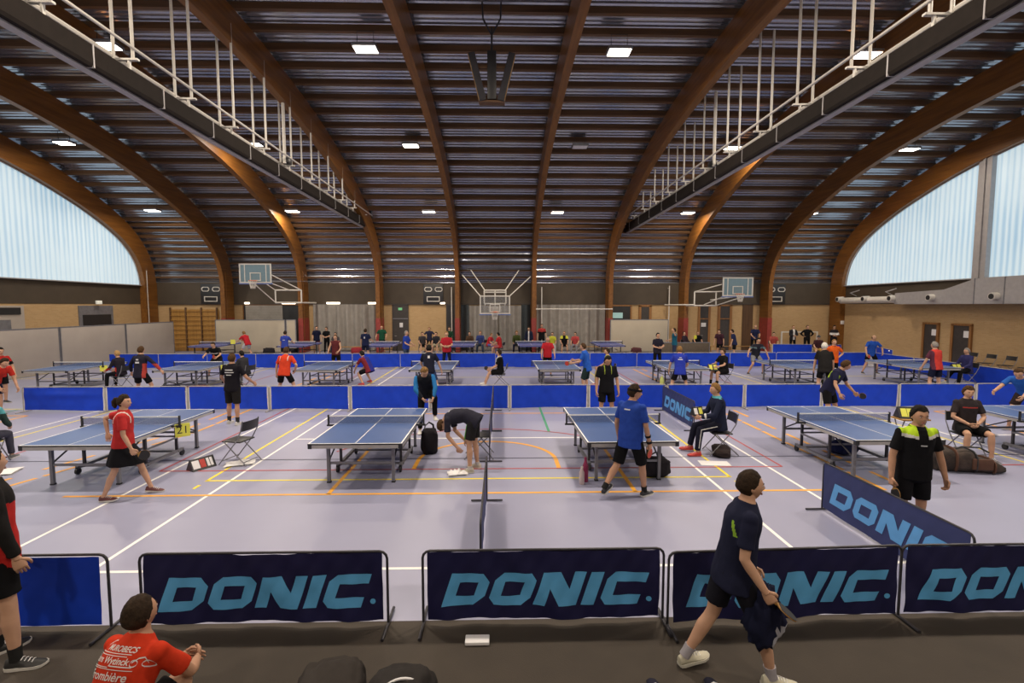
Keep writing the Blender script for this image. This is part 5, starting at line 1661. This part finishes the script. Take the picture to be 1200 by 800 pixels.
P('umpire with a teal shouldered jacket seated with the back to the hall', -9.62, 9.15, h=1.72, yaw=-24, base=(SIT,), tp=8, lod=1, hair=('short', 'dark'), top=((.030, .055, .050), 'long', 'jacket'), patch=(((.10, .36, .40),), lambda u, v, s: 1 if s > .22 else 0), bot=((.05, .05, .07), 'trousers'), shoe=((.1, .1, .1), (.5, .5, .5)), group=GR)
chair(-9.62, 9.13, -24, 'dark folding chair under the umpire in the teal jacket')
towel((-9.0, 8.75, 0), .3, (.5, .4, .05), M_paper, 'white towel on the floor beside the umpire in the teal jacket', 14)

# ---- second row
P('person in red shirt and black shorts bending before the first blue barrier', -13.75, 13.35, h=1.78, yaw=100, tp=42, lod=1, hair=('short', 'dark'), RL=(10, 6, -4, 3), LL=(4, 6, -10, 3), RA=(18, 10, 40, 0), LA=(10, 12, 20, 0), top=((.46, .03, .02), 'short'), bot=(NAVY, 'shorts'), shoe=((.1, .1, .1), (.5, .5, .5)), group=GM)
P('person in a red and black shirt standing by the table next to the grey boards', -15.35, 15.1, h=1.76, yaw=110, tp=12, lod=1, hair=('short', 'black'), RA=(20, 14, 40, -6), LA=(10, 16, 20, 0), RL=(10, 6, -4, 3), LL=(0, 6, -12, 3), top=((.40, .02, .02), 'short'),
  patch=((BLACK,), lambda u, v, s: 1 if abs(u) > .075 and s < .22 else 0), bot=(BLACK, 'shorts'), group=GM)
P('person in a black and red tracksuit seated beside the blue tables', -13.75, 17.8, h=1.74, yaw=-82, base=(SIT,), lod=2, hair=('short', 'blond'), tp=10, top=((.018, .015, .022), 'long', 'jacket'), patch=((RED,), lambda u, v, s: 1 if s < .12 and v > 0 else 0), bot=(BLACK, 'trousers'), group=GM)
chair(-13.75, 17.8, -82, 'folding chair under the person in a black and red tracksuit')
P('person in a navy and red tracksuit top seen from behind, arms spread', -11.3, 15.45, h=1.80, yaw=4, base=(WIDE,), tp=6, lod=1, hair=('short', 'brown'), RA=(6, 48, 20, 30), LA=(6, 36, 20, 14), top=((.018, .017, .030), 'long', 'jacket'), untuck=.09, patch=(((.36, .05, .04),), lambda u, v, s: 1 if u > .075 and s < .16 else 0), bot=(BLACK, 'shorts'),
  extra=[('bars', -1, [(.225, .08, .04), (.175, .12, .05)])], group=GM)
P('person in black crouching ready at the far end of the second table', -12.0, 20.7, h=1.74, yaw=172, base=(READY,), tp=34, lod=2, hair=('short', 'dark'), top=(BLACK, 'short'), patch=((WHITE,), lambda u, v, s: 1 if .165 < s < .195 and v > 0 else 0), bot=(BLACK, 'shorts'), bat=(-1, 'red'), batlab='bat of the person crouching in black at the second table', group=GM)
P('umpire in grey seated behind the person in the printed black T-shirt', -9.35, 17.9, h=1.72, yaw=-70, base=(SIT,), lod=2, hair=('short', 'black'), tp=14, top=((.03, .03, .035), 'short'), bot=((.17, .16, .155), 'trousers'), group=GM)
chair(-9.35, 17.9, -70, 'folding chair under the umpire in grey')
bag('sports_bag', (-11.2, 16.55, 0), .1, (.6, .35, .34), cloth('bag_navy', (.012, .014, .045)), 'navy bag on the floor under the table by the tracksuit person', 21)
bag('sports_bag', (-10.4, 16.75, 0), .3, (.7, .35, .28), cloth('bag_maroon', (.10, .02, .025)), 'maroon bag lying next to the navy bag on the floor', 22, False)
P('person in an orange red shirt seen from behind with hands at the hips', -6.86, 15.5, h=1.78, yaw=2, base=(WIDE,), tp=16, lod=1, hair=('short', 'brown'), RA=(-10, 34, 34, -26), LA=(0, 22, 10, 8), top=((.56, .05, .02), 'short'), bot=(BLACK, 'shorts'), patch=(((.6, .45, .4),), lambda u, v, s: 1 if abs(abs(u) - .068) < .007 and s > .2 else 0), group=GM)
P('person in blue and maroon crouching low between the tables', -5.15, 18.6, h=1.76, yaw=-60, tp=34, lod=1, hair=('short', 'black'), RL=(80, 14, -30, 6), LL=(70, 14, -38, 6), RA=(34, 10, 34, -6), LA=(34, 10, 30, -6), top=((.025, .03, .22), 'short'), patch=(((.16, .02, .03),), lambda u, v, s: 1 if u < -.05 else 0), bot=(BLACK, 'shorts'), shoe=((.5, .05, .06), (.5, .1, .1)), tone='a', group=GM)
P('person in a maroon vest standing at the far table end', -7.3, 21.6, h=1.72, yaw=180, base=(STAND,), lod=2, hair=('short', 'brown'), top=((.10, .022, .025), 'none', 'vest'), bot=(BLACK, 'shorts'), RA=(20, 14, 60, -8), LA=(20, 14, 60, -8), group=GM)
P('person in a navy T-shirt with pale badge seen from behind, leaning on one leg', -2.28, 15.7, h=1.80, yaw=-6, tp=18, lod=1, hair=('short', 'black'), RL=(2, 18, -14, 16), LL=(20, 12, -10, 8), RA=(4, 24, 12, 18), LA=(20, 14, 60, -6), top=((.014, .015, .025), 'short'), bot=((.03, .05, .12), 'shorts'), extra=[('bars', -1, [(.215, .07, .085)])], group=GM)
P('person in a red polo with folded arms behind the second row table', -2.5, 22.4, h=1.82, yaw=176, base=(STAND, FOLDED), lod=2, tone='a', hair=('short', 'fair'), w=1.15, top=((.36, .018, .03), 'short'), bot=(NAVY, 'trousers'), group=GM)
P('person in black with a white towel round the neck seated beside the blue barrier', -.02, 18.0, h=1.76, yaw=-84, base=(SIT,), lod=1, hair=('short', 'dark'), tp=4, RL=(84, 6, 26, 3), LL=(82, 8, 18, 3), top=(BLACK, 'short'), patch=(((.6, .58, .57),), lambda u, v, s: 1 if v > .012 and abs(u) < .062 and s > .08 else 0), bot=(BLACK, 'shorts'), shoe=((.6, .58, .55), (.6, .6, .6)), extra=[('towel',)], bat=(1, 'black'), batlab='bat on the lap of the seated person with the white towel', group=GM)
chair(-.02, 18.0, -84, 'folding chair under the person with the white towel')
P('person in a red shirt standing behind the table with arms down', 1.98, 20.6, h=1.70, yaw=178, base=(STAND,), tp=8, lod=2, hair=('buzz', 'grey'), w=1.1, RA=(12, 16, 26, 6), LA=(12, 16, 26, 6), top=((.42, .02, .03), 'short'), bot=(BLACK, 'shorts'), group=GM)
P('person in a blue shirt holding out a red bat at the table', 2.85, 16.2, h=1.76, yaw=-68, tp=12, lod=1, hair=('short', 'brown'), RL=(8, 6, -2, 3), LL=(16, 8, -8, 4), RA=(28, 12, 84, -4), LA=(20, 10, 78, -4), top=((.02, .09, .42), 'short'), untuck=.08, bot=((.015, .03, .03), 'long_shorts'), bat=(-1, 'red', (.1, 1, 0)), batlab='red bat held out by the person in the blue shirt', group=GM)
P('umpire with red shoes seated behind the bearded person in black', 4.0, 17.9, h=1.78, yaw=-84, base=(SIT,), lod=2, hair=('short', 'dark'), top=(BLACK, 'short'), patch=(((.3, .36, .05),), lambda u, v, s: 1 if s > .26 else 0), bot=((.45, .36, .12), 'trousers'), shoe=((.5, .04, .04), (.5, .05, .05)), group=GM)
chair(4.0, 17.9, -84, 'folding chair under the umpire with red shoes')
P('person in a dark shirt with folded arms behind the printed blue shirt', 7.15, 22.0, h=1.76, yaw=170, base=(STAND, FOLDED), lod=2, hair=('short', 'black'), w=1.1, top=((.018, .017, .03), 'short'), bot=(BLACK, 'trousers'), group=GM)
P('person in a printed blue shirt seen from behind playing at the table', 5.85, 15.7, h=1.74, yaw=12, tp=16, lod=1, hair=('short', 'fair'), RL=(24, 16, -14, 12), LL=(10, 18, -16, 14), RA=(12, 16, 60, -10), LA=(4, 22, 16, 6), top=((.022, .04, .34), 'short'), untuck=.085, bot=(BLACK, 'shorts'), extra=[('bars', -1, [(.19, .15, .03), (.225, .08, .02)])], group=GM)
bottle((5.85, 17.4, 0), 'yellow green bottle standing below the table of the printed blue shirt', mat('lime_bottle', (.45, .5, .15), .4), .5, .08)
P('umpire in black with a yellow counter seated beside the blue barrier', 8.35, 17.9, h=1.76, yaw=-104, base=(SIT,), lod=1, hair=('mid', 'brown'), tp=6, RA=(30, 12, 78, -4), LA=(30, 12, 78, -4), top=(BLACK, 'short'), bot=(BLACK, 'shorts'), shoe=((.04, .03, .05), (.1, .1, .1)), sock=(BLACK, .08), group=GM)
chair(8.35, 17.9, -104, 'folding chair under the umpire with the yellow counter')
tri_board('score_counter', .36, .22, .24, M_plastic, [(-.1, .12, M_lime), (.08, .12, M_lime)], (7.86, 17.8, .60), R(10), 'black and yellow score counter on the lap of the seated umpire in black')
P('person in a dark patterned shirt playing with arms spread at the far table end', 11.15, 20.9, h=1.78, yaw=178, base=(READY,), tp=18, lod=2, hair=('short', 'black'), RA=(22, 46, 40, 30), LA=(14, 34, 16, 14), top=((.02, .02, .03), 'short'), patch=(((.12, .18, .2),), lambda u, v, s: 1 if .2 < s < .25 and abs(u) > .04 else 0), bot=((.2, .2, .22), 'shorts'), group=GM)
P('white haired person in black seen from behind, stooping by the barrier', 10.62, 15.6, h=1.82, yaw=24, tp=20, lod=1, hair=('short', 'white'), w=1.15, RL=(2, 7, -6, 4), LL=(8, 8, -8, 4), RA=(8, 12, 16, 4), LA=(6, 12, 12, 4), top=((.013, .012, .013), 'short'), untuck=.10, bot=(BLACK, 'shorts'), look=(10, 0), group=GM)
P('person in an orange polo with hands on hips and black trousers', 12.75, 18.3, h=1.72, yaw=186, base=(STAND, HIPS), lod=1, hair=('buzz', 'fair'), w=1.1, top=((.60, .10, .015), 'short'), bot=(BLACK, 'trousers'), shoe=((.02, .02, .02), (.02, .02, .02)), extra=[('collar', (.10, .03, .02))], group=GM)
P('balding person in a blue shirt playing at the last table of the second row', 16.3, 21.0, h=1.78, yaw=186, tp=14, lod=1, hair=('ring', 'dark'), RL=(14, 16, -14, 12), LL=(18, 14, -14, 10), RA=(18, 30, 30, 6), LA=(14, 34, 40, -16), top=((.02, .08, .40), 'short'), bot=(BLACK, 'shorts'), bat=(1, 'red'), batlab='bat of the balding person in the blue shirt', group=GM)
P('grey haired person in a red shirt seen from behind at the table', 14.6, 15.9, h=1.80, yaw=-8, base=(STAND,), tp=8, lod=1, hair=('short', 'grey'), RL=(4, 7, -6, 4), LL=(10, 6, -2, 3), RA=(6, 12, 16, 4), LA=(12, 14, 26, 4), top=((.50, .045, .035), 'short'), patch=(((.10, .03, .05),), lambda u, v, s: 1 if u < -.08 else 0), bot=(NAVY, 'shorts'), group=GM)
P('umpire in blue and black seated by the side barrier', 17.65, 17.9, h=1.76, yaw=-92, base=(SIT,), lod=1, hair=('short', 'grey'), RL=(78, 10, 34, 3), LL=(80, 8, 10, 3), top=((.035, .035, .12), 'long', 'jacket'), bot=(BLACK, 'trousers'), shoe=((.6, .58, .5), (.6, .6, .6)), group=GM)
chair(17.65, 17.9, -92, 'folding chair under the umpire in blue and black')
tri_board('score_counter', .4, .22, .2, M_plastic, [(-.1, .14, M_lime), (.08, .14, M_lime)], (17.15, 17.85, .62), R(6), 'black and yellow score counter before the umpire in blue and black')
bag('sports_bag', (12.4, 18.0, 0), .3, (.45, .3, .3), cloth('bag_olive', (.05, .045, .015)), 'dark olive bag at the feet of the person in the orange polo', 31)

# ---- last row and spectators
def far(label, x, y, **k):
    k.setdefault('lod', 2); k.setdefault('group', GS)
    return P(label, x, y, **k)
far('player in red with pale shorts leaning at the violet table by the beige board', -14.75, 28.5, h=1.74, yaw=-60, base=(READY,), tp=30, hair=('short', 'fair'), top=((.42, .02, .03), 'short'), bot=((.42, .42, .46), 'shorts'), bat=(1, 'red'), batlab='bat of the player in red with pale shorts')
far('player in mid blue seen from behind at the violet table', -11.45, 26.0, h=1.74, yaw=2, base=(WIDE,), tp=8, hair=('short', 'dark'), RA=(30, 20, 70, 0), top=((.035, .06, .34), 'short'), bot=(BLACK, 'shorts'), extra=[('bars', -1, [(.17, .12, .03)])])
far('spectator in a dark navy shirt and maroon shorts by the red column', -11.4, 30.3, h=1.74, yaw=150, base=(STAND,), hair=('short', 'dark'), top=(NAVY, 'short'), bot=((.08, .02, .03), 'shorts'))
far('spectator in black leaning beside the navy and maroon one', -10.85, 30.5, h=1.68, yaw=190, base=(STAND, FOLDED), hair=('short', 'dark'), top=(BLACK, 'short'), bot=(BLACK, 'trousers'))
far('dark haired seated spectator next to the curtain by the black clad one', -10.2, 30.2, h=1.70, yaw=175, base=(SIT,), hair=('short', 'black'), top=((.05, .045, .05), 'short'), bot=(NAVY, 'trousers'))
chair(-10.2, 30.2, 175, 'chair under the dark haired spectator next to the curtain')
far('player in navy with a pale back print at the violet table', -7.3, 26.3, h=1.76, yaw=6, base=(STAND,), hair=('short', 'dark'), RA=(20, 16, 70, 0), top=((.012, .016, .05), 'short'), bot=(NAVY, 'shorts'), extra=[('bars', -1, [(.19, .06, .10)])])
far('player in dark green facing the violet table', -7.45, 30.6, h=1.78, yaw=180, base=(STAND,), hair=('buzz', 'red'), RA=(14, 26, 50, 0), LA=(14, 26, 50, 0), top=((.012, .065, .035), 'short'), bot=(BLACK, 'shorts'))
far('grey haired person in a blue polo and jeans standing at the back barrier', -4.72, 24.2, h=1.76, yaw=112, base=(STAND,), hair=('short', 'grey'), w=1.1, RA=(20, 10, 66, -10), LA=(20, 10, 66, -10), top=((.02, .05, .32), 'short'), bot=((.05, .07, .12), 'trousers'))
far('spectator in black seated before the tan brick beside the blue polo', -4.9, 30.3, h=1.72, yaw=160, base=(SIT,), hair=('short', 'dark'), top=((.04, .035, .04), 'short'), bot=(BLACK, 'shorts'))
far('second spectator in black with pale shorts before the tan brick', -4.0, 30.2, h=1.72, yaw=190, base=(SIT,), hair=('short', 'dark'), top=((.02, .02, .025), 'short'), bot=((.3, .28, .2), 'shorts'))
for x, lab in ((-4.9, 'chair under the spectator seated beside the blue polo'), (-4.0, 'chair under the spectator with pale shorts')): chair(x, 30.25, 175, lab)
far('spectator in navy with pale legs standing against the tan brick', -4.6, 31.3, h=1.70, yaw=182, base=(WIDE,), hair=('short', 'fair'), RA=(20, 40, 60, -10), LA=(20, 40, 60, -10), top=((.02, .022, .05), 'short'), bot=(BLACK, 'shorts'))
far('spectator in dark green with long hair by the red column', -3.22, 30.4, h=1.68, yaw=170, base=(STAND,), female=True, hair=('long', 'brown'), RA=(20, 14, 60, -20), LA=(20, 14, 60, -20), top=((.012, .04, .022), 'long', 'jacket'), bot=(BLACK, 'trousers'))
far('spectator in brown seated below the middle hoop', -1.98, 30.8, h=1.70, yaw=178, base=(SIT,), hair=('short', 'dark'), top=((.07, .04, .025), 'long', 'jacket'), bot=((.04, .03, .025), 'trousers'))
far('spectator in a blue top seated below the middle hoop', -1.3, 30.7, h=1.76, yaw=182, base=(SIT,), hair=('short', 'red'), top=((.03, .045, .16), 'long', 'jacket'), bot=((.04, .06, .10), 'trousers'))
far('spectator in a red top crouching below the middle hoop', -.78, 30.5, h=1.66, yaw=120, base=(SIT,), hair=('buzz', 'fair'), tp=20, top=((.45, .03, .04), 'short'), bot=((.10, .1, .3), 'trousers'))
far('player in a red shirt seated with the back turned below the middle hoop', -.05, 28.9, h=1.76, yaw=-70, base=(SIT,), hair=('short', 'black'), tp=10, top=((.40, .025, .03), 'short'), bot=((.35, .1, .1), 'shorts'))
far('spectator in olive green seated at the dark curtain strip', 1.0, 30.8, h=1.76, yaw=184, base=(SIT,), hair=('mid', 'fair'), top=((.05, .065, .02), 'long', 'jacket'), bot=(NAVY, 'trousers'))
far('spectator in navy and white standing at the second red column', 1.76, 30.5, h=1.66, yaw=190, base=(STAND,), hair=('short', 'dark'), top=((.015, .017, .04), 'long', 'jacket'), patch=((WHITE,), lambda u, v, s: 1 if abs(u) < .025 and v > 0 else 0), bot=(BLACK, 'trousers'))
for x, y, w_, lab in ((-1.98, 30.8, 178, 'chair under the spectator in brown'), (-1.3, 30.7, 182, 'chair under the spectator in the blue top'), (-.78, 30.5, 120, 'chair under the spectator in the red top'), (-.05, 28.9, -70, 'chair under the player in red below the hoop'), (1.0, 30.8, 184, 'chair under the spectator in olive green')):
    chair(x, y, w_, lab)
far('spectator in red and black standing before the wide grey curtain', 2.6, 30.9, h=1.84, yaw=180, base=(STAND,), hair=('short', 'dark'), top=((.30, .03, .03), 'short'), patch=((BLACK,), lambda u, v, s: 1 if s < .19 else 0), bot=(BLACK, 'trousers'))
far('spectator in a yellow green top seated at the wide grey curtain', 3.2, 30.2, h=1.70, yaw=186, base=(SIT,), hair=('short', 'dark'), top=((.40, .40, .04), 'short'), bot=((.4, .4, .42), 'trousers'))
far('spectator in black and yellow seated at the wide grey curtain', 3.95, 30.3, h=1.76, yaw=182, base=(SIT,), hair=('buzz', 'fair'), top=(BLACK, 'short'), patch=(((.5, .5, .06),), lambda u, v, s: 1 if abs(u) > .05 and s > .2 else 0), bot=(BLACK, 'shorts'))
far('spectator in a red shirt seated at the edge of the wide curtain', 4.6, 29.9, h=1.72, yaw=200, base=(SIT,), hair=('short', 'black'), top=((.34, .05, .05), 'short'), bot=((.2, .2, .22), 'trousers'))
for x, y, lab in ((3.2, 30.2, 'chair under the spectator in yellow green'), (3.95, 30.3, 'chair under the spectator in black and yellow'), (4.6, 29.9, 'chair under the spectator in the red shirt')): chair(x, y, 184, lab)
far('player in a teal shirt with an arm raised to the head', 9.45, 26.2, h=1.78, yaw=-80, base=(STAND,), hair=('short', 'dark'), RA=(10, 20, 72, -6), LA=(20, 80, 150, 10), top=((.015, .10, .16), 'short'), bot=((.03, .04, .08), 'trousers'))
far('spectator in black and yellow at the wooden jambs behind the low screen', 12.5, 30.6, h=1.74, yaw=186, base=(SIT,), hair=('short', 'fair'), top=(BLACK, 'short'), patch=(((.5, .5, .06),), lambda u, v, s: 1 if u > .05 and s > .18 else 0), bot=(BLACK, 'shorts'))
far('spectator in dark clothes reclining beside the black and yellow one', 11.75, 30.6, h=1.70, yaw=150, base=(SIT,), tp=-14, hair=('short', 'dark'), top=((.03, .02, .03), 'long', 'jacket'), bot=(BLACK, 'trousers'))
for x, lab in ((12.5, 'chair under the spectator at the wooden jambs'), (11.75, 'chair under the reclining spectator in dark clothes')): chair(x, 30.6, 175, lab)
board((9.4, 29.0, 0), (12.6, 29.0, 0), .78, mat('brown_panel', (.10, .075, .05), .7), 'low brown screen in front of the paired wooden doors')
far('spectator in black and red bending by the low brown screen', 12.6, 27.6, h=1.70, yaw=-140, base=(STAND,), tp=24, hair=('short', 'dark'), top=((.05, .02, .03), 'short'), bot=(BLACK, 'shorts'))
far('player in navy standing beside the low brown screen', 12.95, 26.6, h=1.70, yaw=-60, base=(STAND,), tp=12, hair=('short', 'dark'), top=((.02, .025, .07), 'short'), bot=(BLACK, 'shorts'))
far('balding person in navy leaning on the rail by the red column', 16.15, 30.6, h=1.80, yaw=190, base=(STAND,), tp=14, hair=('ring', 'grey'), w=1.1, RA=(20, 14, 50, -20), LA=(20, 14, 50, -20), top=((.022, .025, .07), 'short'), bot=(BLACK, 'trousers'))
far('spectator in red and grey seated below the tan brick', 16.6, 29.2, h=1.74, yaw=200, base=(SIT,), hair=('short', 'dark'), top=((.30, .06, .05), 'short'), bot=((.3, .26, .06), 'shorts'))
chair(16.6, 29.2, 195, 'chair under the spectator in red and grey')
far('spectator in black with a white top standing at the goal frame', 18.7, 30.7, h=1.74, yaw=182, base=(STAND, FOLDED), hair=('short', 'fair'), top=((.02, .02, .025), 'long', 'jacket'), patch=((WHITE,), lambda u, v, s: 1 if abs(u) < .03 and v > 0 else 0), bot=(BLACK, 'trousers'))
far('spectator in black with hands at the hips at the goal frame', 19.5, 30.5, h=1.76, yaw=186, base=(STAND, HIPS), hair=('short', 'dark'), top=(BLACK, 'long', 'jacket'), bot=(BLACK, 'trousers'))
far('spectator in black and white standing beside the gable arch', 21.3, 30.6, h=1.74, yaw=200, base=(STAND, FOLDED), female=True, hair=('long', 'dark'), top=((.018, .016, .02), 'long', 'jacket'), patch=((WHITE,), lambda u, v, s: 1 if .12 < s < .2 and v > 0 else 0), bot=(BLACK, 'trousers'))
far('spectator in a dark top and cap seated behind the barriers', 17.7, 26.7, h=1.72, yaw=200, base=(SIT,), hair=('short', 'dark'), tp=12, top=((.05, .02, .025), 'short'), bot=((.5, .32, .1), 'shorts'), extra=[('cap', (.06, .06, .07))])
chair(17.7, 26.7, 200, 'chair under the spectator in the cap')
for x, y, M, lab, sd in ((-14.3, 30.2, cloth('bag_black', (.02, .018, .022)), 'black bag on the floor before the large beige board', 41), (-12.7, 29.9, cloth('bag_black', (.02, .018, .022)), 'black bag on the floor by the narrow beige board', 42), (-9.0, 30.4, cloth('bag_redd', (.25, .03, .04)), 'red bag on the floor before the grey curtain', 43),
                         (8.4, 29.9, cloth('bag_mar', (.08, .03, .035)), 'maroon bag on the floor before the beige board with the screen', 44), (6.9, 30.3, cloth('bag_pale', (.4, .37, .33)), 'pale bag on the violet table side of the beige board', 45)):
    bag('sports_bag', (x, y, 0), .2, (.65, .35, .42), M, lab, sd, False)

# ---- trainers whose laces show at the bottom edge
for x, lab in ((1.20, 'striped trainer at the bottom edge behind the walking person'), (1.66, 'striped trainer at the bottom edge under the walking person')):
    r = empty('trainer', (x, 3.52, 0), R(4), lab, 'shoe', 'trainers at the bottom edge')
    m = MB(); L_ = .29
    def ring(t, hw, z1, z0): return [(hw * math.cos(a), -.5 * L_ + t * L_, z0 + (z1 - z0) * (.5 + .5 * math.sin(a))) for a in [2 * math.pi * i / 14 for i in range(14)]]
    m.loft([ring(*c) for c in ((0, .02, .05, .012), (.03, .032, .09, .004), (.14, .038, .105, 0), (.3, .038, .10, 0), (.45, .041, .08, 0), (.6, .046, .065, 0), (.77, .048, .054, 0), (.92, .04, .042, .004), (1, .012, .026, .014))]); m.build('upper', cloth('trainer', (.02, .02, .035)), r, sharp=60)
    for i in range(5):
        m = MB(); yy = -.5 * L_ + (.62 - .06 * i) * L_; zz = .066 + .009 * i
        m.tube([(-.034, yy, zz - .014), (0, yy, zz + .004), (.034, yy, zz - .014)], .005, 6); m.build('lace', M_paper, r)

# ---- print on the red T-shirt
def back_print(info, lines, M):
    sh = info['shirt']; bvh = bvh_of(sh); sp = info['spine']; rx = info['rx']; T = info['T']
    allm = MB()
    for txt, al, size, off, slant in lines:
        cu = bpy.data.curves.new('line', 'FONT'); cu.body = txt; cu.size = size; cu.align_x = 'CENTER'; cu.shear = slant
        cu.offset = .0008
        o = bpy.data.objects.new('line', cu); COL.objects.link(o)
        me = bpy.data.meshes.new_from_object(o.evaluated_get(bpy.context.evaluated_depsgraph_get()))
        bpy.data.objects.remove(o)
        b = bmesh.new(); b.from_mesh(me); bpy.data.meshes.remove(me)
        bmesh.ops.remove_doubles(b, verts=b.verts[:], dist=1e-5)
        dice(b, .012)
        put(b, al, off, sp, rx, T, bvh); allm.merge(b); b.free()
    # swoosh, rules and a box around the lowest word
    def strip(pts, w, al, off):
        b = bmesh.new(); prev = None
        for (u, v), k in zip(pts, range(len(pts))):
            c = (b.verts.new((u, v - w / 2, 0)), b.verts.new((u, v + w / 2, 0)))
            if prev: b.faces.new((prev[0], c[0], c[1], prev[1]))
            prev = c
        put(b, al, off, sp, rx, T, bvh); allm.merge(b); b.free()
    strip([(-.13 + .012 * math.sin(k * .5) + .012 * k, .02 + .034 * math.sin(math.pi * min(1, k / 6) * .5)) for k in range(8)], .006, .266, -.01)
    strip([(-.14 + .025 * k, 0) for k in range(11)], .004, .262, .0)
    strip([(-.15 + .03 * k, 0) for k in range(9)], .004, .255, 0)
    strip([(-.15 + .02 * k, 0) for k in range(8)], .005, .221, 0)
    strip([(-.02 + .02 * k, 0) for k in range(8)], .006, .226, .02)
    strip([(-.15 + .03 * k, 0) for k in range(11)], .004, .216, 0)
    for k in range(2):                                          # two wheels and a rider, plain marks
        strip([(.085 + .05 * k + .018 * math.cos(a), .0 + .018 * math.sin(a)) for a in [2 * math.pi * i / 12 for i in range(13)]], .006, .238, .055)
    strip([(.075, .0), (.10, .025), (.12, .03), (.135, .0)], .008, .240, .055)
    o = allm.build('shirt_print', M, info['root'], sharp=None, norm=False)
def put(b, al, off, sp, rx, T, bvh):
    p, t = sp(al); fw = t.cross(rx).normalized()
    for v in b.verts:
        c = p + rx * (v.co.x + off) + t * v.co.y
        hit = bvh.ray_cast(T @ (c - fw * .6), fw)
        v.co = (hit[0] - fw * .009) if hit[0] is not None else T @ (c - fw * .14)
back_print(sq, [('MUROBECS', .268, .042, .015, .15), ('Hans Wytinck', .232, .050, -.03, .1), ('Frombière', .184, .066, -.01, .2)], cloth('print_white', (.62, .58, .55)))

# ================================================================ LIGHT AND CAMERA
wd = bpy.data.worlds.new('World'); S.world = wd; wd.use_nodes = True
bg = wd.node_tree.nodes['Background']; bg.inputs[0].default_value = (.6, .75, .9, 1); bg.inputs[1].default_value = .4
cam = bpy.data.cameras.new('camera'); co = bpy.data.objects.new('camera', cam); COL.objects.link(co)
cam.sensor_width = 36; cam.lens = 36 * 570 / 1200; cam.clip_end = 200
co.location = (0, 0, 3.0); co.rotation_euler = (R(90) - math.atan(42 / 570), 0, -math.atan(13 / 570))
S.camera = co
S.view_settings.view_transform = 'Standard'; S.view_settings.look = 'None'; S.view_settings.gamma = 1; S.view_settings.exposure = EXPO
S.view_settings.use_curve_mapping = False
try:
    S.cycles.use_denoising = True; S.cycles.max_bounces = 6; S.cycles.diffuse_bounces = 3; S.cycles.glossy_bounces = 3; S.cycles.transparent_max_bounces = 6; S.cycles.sample_clamp_indirect = 6
except Exception: pass
if TMP.name in COL.children: COL.children.unlink(TMP)
